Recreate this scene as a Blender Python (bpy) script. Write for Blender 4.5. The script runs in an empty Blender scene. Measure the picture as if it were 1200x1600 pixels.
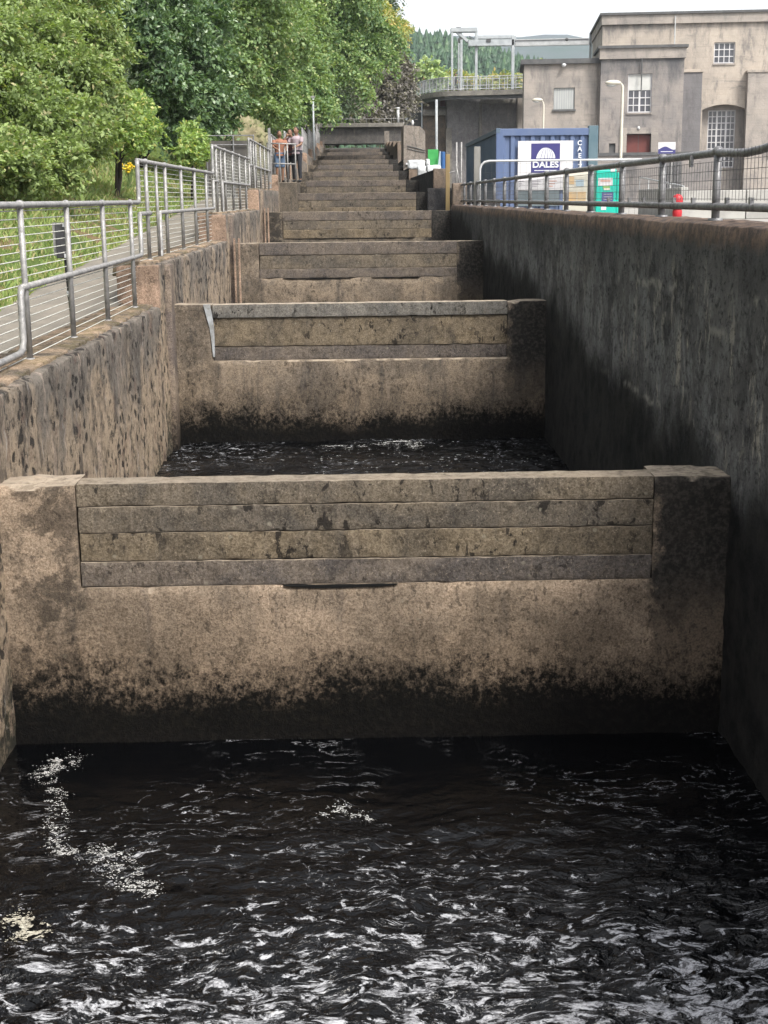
import bpy, math, random
import numpy as np
from mathutils import Vector, Matrix, noise as mn

random.seed(7)
RNG = np.random.default_rng(11)
R = math.radians
SC = bpy.context.scene
COL = SC.collection
PI = math.pi

# ------------------------------------------------------------------ camera numbers (fitted to the ladder: 8 m pools, 0.44 m steps)
FPX, PITCH, YAW, ROLL = 2135.34, 0.226, 0.0182, -0.0109
CAM = np.array([-0.0381, -7.8446, 1.6117])
_F = np.array([math.sin(YAW)*math.cos(PITCH), math.cos(YAW)*math.cos(PITCH), -math.sin(PITCH)])
_R0 = np.array([math.cos(YAW), -math.sin(YAW), 0.0]); _U0 = np.cross(_R0, _F)
_R = _R0*math.cos(ROLL)+_U0*math.sin(ROLL); _U = _U0*math.cos(ROLL)-_R0*math.sin(ROLL)
def ray(x, y): return _F+_R*(x-600)/FPX+_U*(800-y)/FPX
def at(x, y, Y):
    d = ray(x, y); return Vector(CAM+d*(Y-CAM[1])/d[1])
def rect(x0, y0, x1, y1, Y):
    a = at(x0, (y0+y1)/2, Y); b = at(x1, (y0+y1)/2, Y); c = at((x0+x1)/2, y0, Y); d = at((x0+x1)/2, y1, Y)
    return a.x, b.x, d.z, c.z

# ------------------------------------------------------------------ mesh builder
class MB:
    def __init__(s): s.v = []; s.f = []; s.n = 0
    def add(s, vs, fs):
        o = s.n; s.v.extend(tuple(v) for v in vs); s.f.extend(tuple(i+o for i in f) for f in fs); s.n += len(vs); return s
    def box(s, x0, x1, y0, y1, z0, z1):
        return s.add([(x0,y0,z0),(x1,y0,z0),(x1,y1,z0),(x0,y1,z0),(x0,y0,z1),(x1,y0,z1),(x1,y1,z1),(x0,y1,z1)],
                     [(0,3,2,1),(4,5,6,7),(0,1,5,4),(1,2,6,5),(2,3,7,6),(3,0,4,7)])
    def tube(s, pts, r, n=10, cap=True):
        pts = [Vector(p) for p in pts]; rs = r if isinstance(r, (list, tuple)) else [r]*len(pts)
        vs = []; fs = []; prev = None
        for i, p in enumerate(pts):
            if i == 0: t = pts[1]-p
            elif i == len(pts)-1: t = p-pts[i-1]
            else: t = (pts[i+1]-p).normalized()+(p-pts[i-1]).normalized()
            t.normalize()
            if prev is None:
                a = Vector((0,0,1)) if abs(t.z) < .9 else Vector((1,0,0)); u = t.cross(a).normalized()
            else: u = (prev-t*prev.dot(t)).normalized()
            prev = u; w = t.cross(u)
            for k in range(n):
                an = 2*PI*k/n; vs.append(p+(u*math.cos(an)+w*math.sin(an))*rs[i])
        for i in range(len(pts)-1):
            for k in range(n):
                a = i*n+k; b = i*n+(k+1) % n; fs.append((a, b, b+n, a+n))
        if cap: fs.append(tuple(range(n))[::-1]); fs.append(tuple((len(pts)-1)*n+k for k in range(n)))
        return s.add(vs, fs)
    def ball(s, c, r, n=10, m=6):
        r = r if isinstance(r, (list, tuple)) else (r, r, r); vs = []; fs = []
        for j in range(m+1):
            th = PI*j/m
            for k in range(n):
                an = 2*PI*k/n; vs.append((c[0]+r[0]*math.sin(th)*math.cos(an), c[1]+r[1]*math.sin(th)*math.sin(an), c[2]+r[2]*math.cos(th)))
        for j in range(m):
            for k in range(n): fs.append((j*n+k, (j+1)*n+k, (j+1)*n+(k+1) % n, j*n+(k+1) % n))
        return s.add(vs, fs)
    def build(s, name, mat=None, parent=None, smooth=False, bevel=0, loc=None):
        me = bpy.data.meshes.new(name); me.from_pydata(s.v, [], s.f); me.update()
        if smooth: me.polygons.foreach_set('use_smooth', [True]*len(me.polygons))
        return link(name, me, mat, parent, bevel, loc)
def link(name, me, mat=None, parent=None, bevel=0, loc=None):
    o = bpy.data.objects.new(name, me); COL.objects.link(o)
    if mat: me.materials.append(mat)
    if parent: o.parent = parent
    if loc is not None: o.location = loc
    if bevel:
        m = o.modifiers.new('Bevel', 'BEVEL'); m.width = bevel; m.segments = 2; m.limit_method = 'ANGLE'
    return o
def npmesh(name, V, Fq, mat=None, parent=None, smooth=False, loc=None):
    me = bpy.data.meshes.new(name); V = np.ascontiguousarray(V, dtype=np.float32); Fq = np.ascontiguousarray(Fq, dtype=np.int32)
    k = Fq.shape[1]
    me.vertices.add(len(V)); me.vertices.foreach_set('co', V.ravel())
    me.loops.add(Fq.size); me.loops.foreach_set('vertex_index', Fq.ravel())
    me.polygons.add(len(Fq)); me.polygons.foreach_set('loop_start', np.arange(0, Fq.size, k, dtype=np.int32))
    me.polygons.foreach_set('loop_total', np.full(len(Fq), k, dtype=np.int32))
    if smooth: me.polygons.foreach_set('use_smooth', [True]*len(Fq))
    me.update(calc_edges=True); me.validate()
    return link(name, me, mat, parent, 0, loc)
def tag(o, label, cat, group=None, kind=None):
    if label: o['label'] = label
    if cat: o['category'] = cat
    if group: o['group'] = group
    if kind: o['kind'] = kind
    return o
def thing(name, label, cat, loc=(0,0,0), rz=0, group=None):
    o = bpy.data.objects.new(name, None); COL.objects.link(o); o.location = loc; o.rotation_euler = (0, 0, rz); o.empty_display_size = .1
    return tag(o, label, cat, group)
def struct(o): o['kind'] = 'structure'; return o
def copy_tree(o, parent=None):
    c = o.copy(); COL.objects.link(c)
    if parent is not None: c.parent = parent
    for ch in list(o.children): copy_tree(ch, c)
    return c
def sm(a, b, x):
    t = min(1, max(0, (x-a)/(b-a))); return t*t*(3-2*t)
def nz(x, y, z, s=1.0): return mn.noise(Vector((x*s, y*s, z*s)))
def fb(x, y, z, s=1.0, o=4): return mn.fractal(Vector((x*s, y*s, z*s)), 1.0, 2.0, o)

# ------------------------------------------------------------------ material graph helper
class G:
    def __init__(s, name):
        s.m = bpy.data.materials.new(name); s.m.use_nodes = True; s.t = s.m.node_tree; s.t.nodes.clear()
        s.out = s.t.nodes.new('ShaderNodeOutputMaterial')
    def n(s, typ, **kw):
        nd = s.t.nodes.new(typ)
        for k, v in kw.items(): setattr(nd, k, v)
        return nd
    def put(s, sock, v):
        if v is None: return
        if isinstance(v, bpy.types.NodeSocket): s.t.links.new(v, sock)
        elif isinstance(v, (tuple, list)):
            sock.default_value = tuple(v)+((1,) if len(v) == 3 and sock.type == 'RGBA' else ())
        else: sock.default_value = v
    def obj(s, offset=True):
        c = s.n('ShaderNodeTexCoord').outputs['Object']
        if not offset: return c
        r = s.n('ShaderNodeObjectInfo').outputs['Random']
        mul = s.n('ShaderNodeVectorMath', operation='SCALE'); s.put(mul.inputs[0], (37., 17., 53.)); s.put(mul.inputs['Scale'], r)
        a = s.n('ShaderNodeVectorMath', operation='ADD'); s.put(a.inputs[0], c); s.put(a.inputs[1], mul.outputs[0]); return a.outputs[0]
    def pos(s): return s.n('ShaderNodeNewGeometry').outputs['Position']
    def scalev(s, v, sc):
        m = s.n('ShaderNodeVectorMath', operation='MULTIPLY'); s.put(m.inputs[0], v); s.put(m.inputs[1], sc); return m.outputs[0]
    def sep(s, v):
        m = s.n('ShaderNodeSeparateXYZ'); s.put(m.inputs[0], v); return m.outputs
    def noise(s, v, scale, detail=5, rough=.55, dist=0):
        m = s.n('ShaderNodeTexNoise'); s.put(m.inputs['Vector'], v)
        s.put(m.inputs['Scale'], scale); s.put(m.inputs['Detail'], detail); s.put(m.inputs['Roughness'], rough); s.put(m.inputs['Distortion'], dist)
        return m.outputs['Fac']
    def vor(s, v, scale, feature='F1'):
        m = s.n('ShaderNodeTexVoronoi', feature=feature); s.put(m.inputs['Vector'], v); s.put(m.inputs['Scale'], scale); return m.outputs['Distance']
    def ma(s, op, a, b=None, c=None, clamp=False):
        m = s.n('ShaderNodeMath', operation=op); m.use_clamp = clamp
        s.put(m.inputs[0], a); s.put(m.inputs[1], b); s.put(m.inputs[2], c); return m.outputs[0]
    def ss(s, x, a, b, lo=0., hi=1.):
        m = s.n('ShaderNodeMapRange', interpolation_type='SMOOTHSTEP'); s.put(m.inputs[0], x)
        s.put(m.inputs[1], a); s.put(m.inputs[2], b); s.put(m.inputs[3], lo); s.put(m.inputs[4], hi); return m.outputs[0]
    def mix(s, f, a, b, mode='MIX'):
        m = s.n('ShaderNodeMix', data_type='RGBA', blend_type=mode); s.put(m.inputs[0], f); s.put(m.inputs[6], a); s.put(m.inputs[7], b); return m.outputs[2]
    def bump(s, h, strength=.5, dist=.01, normal=None):
        m = s.n('ShaderNodeBump'); s.put(m.inputs['Height'], h); s.put(m.inputs['Strength'], strength); s.put(m.inputs['Distance'], dist)
        if normal is not None: s.put(m.inputs['Normal'], normal)
        return m.outputs[0]
    def bsdf(s, col, rough=.8, normal=None, metal=0., spec=.3, alb=.66, **kw):
        if isinstance(col, bpy.types.NodeSocket): col = s.mix(1., col, (alb, alb, alb), 'MULTIPLY')
        else: col = tuple(c*alb for c in col[:3])
        m = s.n('ShaderNodeBsdfPrincipled'); s.put(m.inputs['Base Color'], col); s.put(m.inputs['Roughness'], rough)
        s.put(m.inputs['Metallic'], metal); s.put(m.inputs['Specular IOR Level'], spec)
        if normal is not None: s.put(m.inputs['Normal'], normal)
        for k, v in kw.items(): s.put(m.inputs[k.replace('_', ' ')], v)
        s.t.links.new(m.outputs[0], s.out.inputs[0]); return s.m

def simple(name, c1, c2=None, scale=3., rough=.6, metal=0., bump=.0, bscale=40., spec=.3, stretch=(1,1,1), lo=.35, hi=.65):
    g = G(name); v = g.scalev(g.obj(), stretch)
    c = g.mix(g.ss(g.noise(v, scale, 6, .6), lo, hi), c1, c2) if c2 else c1
    nm = g.bump(g.noise(v, bscale, 4), bump, .01) if bump else None
    return g.bsdf(c, rough, nm, metal, spec)

def concrete(name, tan, grey, algae_z=None, algae_h=.35, dark_right=None, streak=.4, spots=.5, algae_col=(.012,.012,.011), pit=1., lichen=0., moss=0., blot=.45, top=0., spot_s=13., dark_left=0.):
    """cast concrete: tan and grey patches, run-off streaks, black lichen spots, an algae belt above the waterline"""
    g = G(name); o = g.obj(); raw = g.n('ShaderNodeTexCoord').outputs['Object']; X, Y, Z = g.sep(raw)
    c = g.mix(g.ss(g.noise(o, 1.6, 8, .68, .6), .38, .62), tan, grey)
    fine = g.noise(o, 75., 6, .82); mid = g.noise(o, 26., 7, .72)
    c = g.mix(g.ss(fine, .44, .58, .0, .8), c, g.mix(1., c, (.46,.44,.42), 'MULTIPLY'))
    c = g.mix(g.ss(g.noise(o, 68., 5, .8), .57, .66, 0., .6), c, (.58,.48,.37))
    c = g.mix(g.ss(mid, .46, .64, 0., blot), c, g.mix(1., c, (.36,.35,.35), 'MULTIPLY'))
    c = g.mix(g.ss(g.noise(o, 6., 7, .7), .52, .66, 0., blot*.8), c, g.mix(1., c, (.45,.44,.42), 'MULTIPLY'))
    st = g.noise(g.scalev(o, (5., 5., .8)), 1.4, 8, .7)
    c = g.mix(g.ss(st, .52, .68, 0., streak), c, (.055,.055,.058))
    st2 = g.noise(g.scalev(o, (8., 8., .9)), 1.1, 7, .7)
    c = g.mix(g.ss(st2, .56, .70, 0., streak*.7), c, (.42,.34,.27))
    sp = g.noise(g.scalev(o, (1., 1., .62)), spot_s, 5, .68, .3); area = g.noise(o, 1.3, 5, .62)
    k = g.ma('MULTIPLY', g.ss(sp, .56, .61), g.ss(area, .42, .58))
    c = g.mix(g.ma('MULTIPLY', k, spots), c, (.022,.020,.019))
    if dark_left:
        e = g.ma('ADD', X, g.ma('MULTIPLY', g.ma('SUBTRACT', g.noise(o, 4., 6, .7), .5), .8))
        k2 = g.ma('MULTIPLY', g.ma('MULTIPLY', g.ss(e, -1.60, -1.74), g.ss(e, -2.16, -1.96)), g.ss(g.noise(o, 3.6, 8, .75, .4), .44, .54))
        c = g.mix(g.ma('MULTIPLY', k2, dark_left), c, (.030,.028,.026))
    if lichen:
        vz = g.vor(g.scalev(o, (1., 1., 1.)), 7.); m3 = g.ss(g.ma('ADD', vz, g.ma('MULTIPLY', g.ma('SUBTRACT', mid, .5), .2)), .11, .05, 0., lichen)
        c = g.mix(m3, c, (.36,.33,.26))
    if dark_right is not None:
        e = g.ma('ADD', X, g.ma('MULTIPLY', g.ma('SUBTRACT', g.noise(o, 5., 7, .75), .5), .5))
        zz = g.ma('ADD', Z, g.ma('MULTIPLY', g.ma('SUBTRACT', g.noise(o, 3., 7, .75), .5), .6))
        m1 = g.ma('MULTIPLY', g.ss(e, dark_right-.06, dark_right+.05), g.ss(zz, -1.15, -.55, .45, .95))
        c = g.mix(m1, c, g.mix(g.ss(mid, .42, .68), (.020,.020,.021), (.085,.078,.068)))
    if algae_z is not None:
        sub = lambda n_, k_: g.ma('MULTIPLY', g.ma('SUBTRACT', n_, .5), k_)
        w = g.ma('ADD', g.ma('ADD', sub(g.noise(o, 1.3, 5, .6), .75), sub(g.noise(o, 7., 6, .7), .55)), sub(g.noise(g.scalev(o, (1,1,.8)), 34., 8, .80), 1.25))
        zn = g.ma('ADD', Z, w)
        a = g.ss(zn, algae_z+algae_h*1.0, algae_z-algae_h*.9)
        a = g.ma('MAXIMUM', a, g.ss(g.ma('ADD', Z, sub(g.noise(o, 1.3, 5, .6), .4)), algae_z+.02, algae_z-algae_h*1.3))
        damp = g.ss(g.ma('ADD', Z, sub(g.noise(o, 2.1, 6, .65), .9)), algae_z+.62, algae_z, 0., .55)
        c = g.mix(damp, c, g.mix(1., c, (.42,.40,.37), 'MULTIPLY'))
        c = g.mix(g.ma('MULTIPLY', a, .99), c, g.mix(g.ss(mid, .42, .72), (.005,.005,.0055), (.018,.0165,.014)))
    if moss:
        c = g.mix(g.ma('MULTIPLY', g.ss(g.noise(o, 3.2, 6, .7), .5, .60), moss), c, (.14,.12,.04))
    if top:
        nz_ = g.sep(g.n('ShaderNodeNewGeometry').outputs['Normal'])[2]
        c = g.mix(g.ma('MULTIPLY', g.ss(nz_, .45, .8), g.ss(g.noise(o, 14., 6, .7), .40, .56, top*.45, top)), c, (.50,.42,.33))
    h = g.ma('ADD', g.ma('MULTIPLY', fine, .6), g.ma('MULTIPLY', mid, 1.1)); h = g.ma('SUBTRACT', h, g.ma('MULTIPLY', k, .25))
    return g.bsdf(c, g.ss(mid, .3, .7, .85, 1.), g.bump(h, .9*pit, .012), 0., .06)

TAN, GREY = (.58,.45,.335), (.205,.172,.138)
M = {}
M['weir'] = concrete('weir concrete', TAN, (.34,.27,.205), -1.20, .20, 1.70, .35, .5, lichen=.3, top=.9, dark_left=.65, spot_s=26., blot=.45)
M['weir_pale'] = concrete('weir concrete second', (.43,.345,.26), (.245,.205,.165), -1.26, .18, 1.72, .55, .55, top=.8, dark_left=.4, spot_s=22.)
BR, BG = (.27,.225,.17), (.165,.145,.122)
M['plank'] = concrete('stoplog concrete', BR, BG, None, .1, None, .3, .85, lichen=.6, pit=.9, top=.5, blot=.6)
M['plank_b'] = concrete('stoplog concrete browner', (.31,.25,.175), (.185,.155,.118), None, .1, None, .3, .85, lichen=.5, top=.8, blot=.6)
M['plank_c'] = concrete('stoplog concrete greyer', (.25,.21,.175), (.155,.138,.13), None, .1, None, .25, .6, lichen=.4, top=.8, blot=.5)
M['cap'] = concrete('pale cap board', (.30,.28,.25), (.20,.193,.18), None, .1, None, .45, 1., lichen=.3, top=.9, spot_s=16.)
M['far_weir'] = concrete('weathered grey concrete', (.24,.20,.155), (.145,.128,.108), -1.15, .2, 1.6, .55, .6, top=.6, dark_left=.8)
M['gap'] = simple('open joint', (.004,.004,.004), rough=1.)
def left_wall_mat():
    g = G('stained left wall'); o = g.obj(); raw = g.n('ShaderNodeTexCoord').outputs['Object']; X, Y, Z = g.sep(raw)
    rel = g.ma('SUBTRACT', Z, g.ma('MULTIPLY', g.ma('FLOOR', g.ma('DIVIDE', g.ma('ADD', Y, .9), 8.)), .44))   # height measured from each step of the wall
    fine = g.noise(o, 110., 5, .75); mid = g.noise(o, 24., 7, .75); big = g.noise(g.scalev(o, (1,1,.6)), 1.1, 7, .7, .5)
    e = g.ma('ADD', rel, g.ma('MULTIPLY', g.ma('SUBTRACT', big, .5), 3.6))
    c = g.mix(g.ss(e, -.25, .45), (.50,.39,.28), (.235,.205,.175))
    st = g.noise(g.scalev(o, (1., 1.8, .75)), 1.9, 9, .76)
    c = g.mix(g.ss(st, .50, .60, 0., .8), c, (.105,.088,.075))
    c = g.mix(g.ss(g.noise(g.scalev(o, (1., 2.6, .5)), 1.9, 9, .76), .56, .64, 0., .8), c, (.56,.44,.35))
    c = g.mix(g.ss(g.noise(g.scalev(o, (1., 4., .9)), 2.6, 8, .76), .60, .66, 0., .6), c, (.62,.60,.58))
    c = g.mix(g.ss(mid, .45, .62, 0., .55), c, g.mix(1., c, (.35,.34,.33), 'MULTIPLY'))
    c = g.mix(g.ss(g.noise(o, 4., 6, .7), .56, .66, 0., .5), c, (.17,.095,.075))
    sv = g.scalev(o, (1., .75, .8)); sp = g.vor(sv, 12.); ar = g.noise(o, 1.5, 5, .65)
    k = g.ma('MULTIPLY', g.ss(g.ma('ADD', sp, g.ma('MULTIPLY', g.ma('SUBTRACT', mid, .5), 1.2)),   .36, .29), g.ss(ar, .45, .54))
    c = g.mix(g.ma('MULTIPLY', k, .92), c, (.022,.019,.018))
    c = g.mix(g.ma('MULTIPLY', g.ss(e, -.9, -1.6), g.ss(mid, .40, .56)), c, (.035,.036,.018))
    c = g.mix(g.ss(rel, -1.35, -1.75), c, (.02,.019,.015))
    bl = g.noise(g.scalev(o, (1,.7,.8)), 5., 9, .78); c = g.mix(g.ss(bl, .54, .61, 0., .9), c, (.032,.029,.026))
    h = g.ma('SUBTRACT', g.ma('ADD', g.ma('MULTIPLY', fine, .5), g.ma('MULTIPLY', mid, 1.2)), g.ma('MULTIPLY', k, .5))
    return g.bsdf(c, .88, g.bump(h, 1., .016), 0., .25)
M['left_wall'] = left_wall_mat()
M['left_cope'] = concrete('crumbled coping', (.56,.42,.30), (.20,.17,.14), None, .1, None, .2, .6, moss=.35, blot=.5)
M['pink'] = concrete('exposed pinkish aggregate', (.62,.44,.33), (.36,.26,.20), None, .1, None, .2, .4)
M['strip'] = concrete('smooth pilaster', (.46,.37,.29), (.24,.20,.18), -.9, .4, None, .4, .5)
M['deckc'] = concrete('walkway concrete', (.40,.38,.34), (.27,.26,.24), None, .1, None, .3, .3, pit=.4)
M['pier_pale'] = concrete('pale rendered concrete', (.44,.39,.34), (.30,.27,.245), None, .1, None, .5, .3, pit=.5)
M['farwall'] = concrete('far wall concrete', (.21,.20,.19), (.14,.135,.135), None, .1, None, .5, .3, pit=.5)
M['damwall'] = concrete('dam concrete', (.42,.41,.42), (.30,.295,.31), None, .1, None, .5, .3, pit=.5)
M['tanwall'] = concrete('tan block wall', (.36,.28,.22), (.25,.21,.18), None, .1, None, .3, .3)

def right_wall_mat():
    g = G('blackened channel wall'); o = g.obj(False); X, Y, Z = g.sep(o)
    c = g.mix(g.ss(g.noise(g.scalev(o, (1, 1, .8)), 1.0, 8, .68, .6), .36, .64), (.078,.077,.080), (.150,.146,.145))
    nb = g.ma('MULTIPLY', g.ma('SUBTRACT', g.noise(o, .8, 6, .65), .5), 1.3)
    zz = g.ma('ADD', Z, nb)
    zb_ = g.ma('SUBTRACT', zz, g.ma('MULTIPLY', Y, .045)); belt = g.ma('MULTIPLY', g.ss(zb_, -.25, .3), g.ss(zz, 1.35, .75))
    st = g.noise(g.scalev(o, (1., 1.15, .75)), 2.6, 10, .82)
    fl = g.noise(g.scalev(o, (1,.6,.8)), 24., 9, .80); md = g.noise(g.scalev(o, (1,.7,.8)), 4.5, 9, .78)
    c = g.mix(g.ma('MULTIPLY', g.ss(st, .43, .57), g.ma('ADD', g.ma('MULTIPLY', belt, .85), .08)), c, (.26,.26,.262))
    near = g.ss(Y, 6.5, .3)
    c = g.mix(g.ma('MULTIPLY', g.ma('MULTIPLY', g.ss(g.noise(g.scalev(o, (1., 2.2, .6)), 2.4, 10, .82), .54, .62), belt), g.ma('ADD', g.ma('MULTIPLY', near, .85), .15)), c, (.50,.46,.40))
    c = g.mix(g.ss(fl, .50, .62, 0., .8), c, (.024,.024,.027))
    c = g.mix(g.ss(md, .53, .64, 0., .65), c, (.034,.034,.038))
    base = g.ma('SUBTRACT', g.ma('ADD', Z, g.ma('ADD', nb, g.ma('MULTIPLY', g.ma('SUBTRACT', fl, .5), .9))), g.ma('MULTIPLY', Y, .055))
    c = g.mix(g.ss(base, .22, -.22, 0., .95), c, g.mix(g.ss(md, .4, .6), (.030,.029,.027), (.010,.010,.0105)))  # dark diagonal lower zone: shade and wetness put into the colour
    zt = g.ma('ADD', Z, g.ma('MULTIPLY', g.ma('SUBTRACT', g.noise(o, 5., 6, .75), .5), .2))
    c = g.mix(g.ss(zt, 1.27, 1.37, 0., .9), c, g.mix(g.ss(g.noise(o, 9., 7, .75), .4, .60), (.27,.19,.145), (.12,.098,.09)))
    for (zc, yy) in ((.80, 2.6), (.17, 5.), (1.02, 9.)):   # lime-washed pour joints
        zl = g.ma('ADD', Z, g.ma('ADD', g.ma('MULTIPLY', g.ma('SUBTRACT', st, .5), .22), g.ma('MULTIPLY', Y, .02)))
        band = g.ss(g.ma('ABSOLUTE', g.ma('SUBTRACT', zl, zc)), .045, .0)
        c = g.mix(g.ma('MULTIPLY', g.ma('MULTIPLY', band, g.ss(g.noise(o, 1.7, 6, .7), .50, .60)), g.ma('MULTIPLY', g.ss(Y, yy, yy-3.), .8)), c, (.42,.40,.36))
    h = g.ma('ADD', g.ma('MULTIPLY', fl, .9), g.ma('MULTIPLY', st, .5))
    return g.bsdf(c, .9, g.bump(h, .9, .014), 0., .10)
M['right_wall'] = right_wall_mat()

def galv(name, c1, c2, spec=.5):
    g = G(name); o = g.obj()
    c = g.mix(g.ss(g.noise(o, 14., 6, .7), .35, .65), c1, c2)
    c = g.mix(g.ss(g.noise(o, 60., 4, .7), .60, .72, 0., .6), c, (.10,.085,.06))
    return g.bsdf(c, g.ss(g.noise(o, 30., 3), .3, .7, .42, .7), g.bump(g.noise(o, 180., 3), .25, .003), .35, spec)
M['galv'] = galv('galvanised pipe', (.42,.41,.40), (.27,.265,.265))
M['galv_dark'] = galv('weathered galvanised pipe', (.30,.30,.31), (.17,.17,.18))
M['wire'] = simple('galvanised wire', (.85,.85,.78), (.65,.65,.60), 20., .5, .2)
M['wire_dark'] = simple('dull wire', (.16,.16,.165), (.10,.10,.10), 20., .6, .3)
M['white_metal'] = simple('white painted steel', (.62,.63,.64), (.50,.51,.52), 3., .5)
M['gantry'] = simple('pale grey painted steel', (.50,.53,.55), (.38,.41,.43), 2., .5)
M['black_plastic'] = simple('black plastic', (.018,.018,.02), (.03,.03,.032), 8., .4)
M['white_plastic'] = simple('white plastic', (.72,.73,.74), (.6,.61,.62), 5., .45)
M['asphalt'] = simple('path asphalt', (.28,.25,.21), (.22,.20,.17), 2.2, .95, bump=.6, bscale=160.)
M['yard'] = simple('yard paving', (.42,.40,.37), (.33,.315,.295), .6, .9, bump=.3, bscale=60.)

def bank_mat():
    g = G('grassy bank soil'); o = g.obj(False); X, Y, Z = g.sep(o)
    c = g.mix(g.ss(g.noise(o, 1.5, 6, .65), .4, .6), (.13,.19,.035), (.075,.12,.022))
    c = g.mix(g.ss(g.noise(o, 1.05, 5, .6, .6), .52, .62), c, (.21,.14,.075))
    c = g.mix(g.ss(g.noise(o, 60., 3, .6), .4, .7, 0., .5), c, (.05,.07,.015))
    return g.bsdf(c, .95, g.bump(g.noise(o, 45., 4, .7), .8, .03))
M['bank'] = bank_mat()
def leaf_mat(name, c1, c2, c3, trans=.35, k3=.12, patch=.6):
    """leaf colour varies from leaf to leaf and in broad patches of growth"""
    c1, c2, c3 = [tuple((v*.80+(c[0]*.3+c[1]*.6+c[2]*.1)*.20)*1.36+.006 for v in c) for c in (c1, c2, c3)]
    g = G(name); r = g.n('ShaderNodeNewGeometry').outputs['Random Per Island']; o = g.obj(False)
    c = g.mix(g.ss(g.ma('ADD', g.ma('MULTIPLY', r, .34), g.ma('MULTIPLY', g.noise(o, patch, 4, .6), .66)), .38, .62), c1, c2)
    c = g.mix(g.ss(g.ma('FRACT', g.ma('MULTIPLY', r, 17.3)), 1.-k3*2.2, 1.-k3*.4), c, c3)
    p = g.n('ShaderNodeBsdfPrincipled'); g.put(p.inputs['Base Color'], c); g.put(p.inputs['Roughness'], .5); g.put(p.inputs['Specular IOR Level'], .3)
    t = g.n('ShaderNodeBsdfTranslucent'); g.put(t.inputs[0], g.mix(1., c, (1.25,1.35,.6), 'MULTIPLY'))
    m = g.n('ShaderNodeMixShader'); g.put(m.inputs[0], trans); g.t.links.new(p.outputs[0], m.inputs[1]); g.t.links.new(t.outputs[0], m.inputs[2])
    g.t.links.new(m.outputs[0], g.out.inputs[0]); return g.m
M['leaf_shrub'] = leaf_mat('shrub leaves', (.115,.17,.045), (.17,.235,.055), (.25,.23,.09), .35, .05, .9)
M['leaf_bright'] = leaf_mat('bright shrub leaves', (.19,.28,.055), (.12,.20,.04), (.38,.36,.08), .4, .08, .9)
M['leaf_maple'] = leaf_mat('maple leaves', (.045,.095,.038), (.085,.155,.045), (.26,.33,.22), .3, .07, .7)
M['leaf_mid'] = leaf_mat('ash leaves', (.09,.16,.045), (.14,.21,.055), (.25,.25,.1), .35, .05, .5)
M['leaf_beech'] = leaf_mat('beech leaves', (.07,.14,.045), (.14,.21,.055), (.22,.26,.08), .35, .08, .30)
M['leaf_yellow'] = leaf_mat('yellowing leaves', (.24,.26,.05), (.13,.18,.045), (.40,.28,.06), .4, .15, .5)
M['leaf_copper'] = leaf_mat('copper leaves', (.075,.065,.06), (.11,.10,.08), (.17,.16,.10), .2, .08, .4)
M['leaf_wood'] = leaf_mat('woodland leaves', (.04,.07,.03), (.065,.10,.035), (.1,.13,.05), .2, .05, .3)
M['leaf_far'] = leaf_mat('pale green bush', (.16,.24,.09), (.20,.28,.08), (.3,.33,.1), .3, .1, .3)
M['grass'] = leaf_mat('grass blades', (.12,.19,.035), (.19,.24,.045), (.30,.25,.11), .35, .15, 1.1)
M['bark'] = simple('bark', (.09,.075,.06), (.05,.042,.035), 8., .95, bump=.8, bscale=30.)
M['conifer'] = leaf_mat('conifer needles', (.006,.034,.010), (.014,.050,.014), (.03,.075,.02), .0, .1, .02)
M['hill'] = simple('forest floor', (.06,.12,.05), (.09,.15,.06), .02, .95)
M['moor'] = simple('heather moor', (.05,.085,.075), (.085,.105,.115), .012, .95)
M['blue'] = simple('blue container paint', (.11,.16,.30), (.15,.20,.33), 1.2, .5, stretch=(1,1,.3))
M['blue_side'] = simple('greyer blue container paint', (.10,.15,.22), (.13,.18,.25), 1.2, .55)  # greyer blue than the end panel
M['teal_post'] = simple('grey green corner paint', (.10,.17,.21), (.13,.20,.24), 2., .55)
M['navy'] = simple('navy vinyl', (.055,.052,.20), rough=.4)
M['sign_white'] = simple('white sign board', (.74,.73,.75), (.66,.65,.67), 2., .45)
M['barrier'] = simple('pale concrete barrier', (.52,.51,.48), (.40,.39,.37), 1.2, .9, bump=.4)
M['letter'] = simple('white vinyl letters', (.78,.80,.85), rough=.4)
M['letter_blue'] = simple('navy printed letters', (.08,.09,.24), rough=.4)
M['letter_grey'] = simple('faded printed text', (.40,.38,.42), rough=.5)
M['letter_pink'] = simple('faded pink print', (.62,.38,.32), rough=.5)
M['turq'] = simple('turquoise cabinet paint', (.01,.55,.42), (.015,.47,.37), 3., .4)
M['orange'] = simple('faded orange print', (.72,.46,.22), (.66,.52,.34), 4., .5)
M['cream'] = simple('cream board', (.74,.70,.60), (.66,.62,.53), 3., .6)
M['sky_print'] = simple('pale blue print', (.42,.52,.60), rough=.5)
M['green_print'] = simple('green print', (.25,.45,.15), rough=.5)
M['red'] = simple('red paint', (.60,.035,.045), (.50,.03,.04), 6., .4)
M['green_board'] = simple('green hoarding', (.05,.36,.09), (.07,.42,.11), 4., .5)
M['blue_drum'] = simple('blue drum plastic', (.03,.10,.28), (.04,.13,.33), 4., .45)
M['timber'] = simple('raw yellow timber', (.42,.31,.15), (.33,.24,.12), 6., .8, stretch=(1,1,.2))
M['timber_grey'] = simple('weathered timber', (.33,.32,.30), (.22,.215,.20), 6., .85, stretch=(1,1,.2))
M['bag'] = simple('white woven sack', (.74,.76,.78), (.62,.64,.66), 6., .7, bump=.6, bscale=25.)
M['door_red'] = simple('red brown door paint', (.20,.055,.045), (.16,.05,.045), 1., .6)
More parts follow.
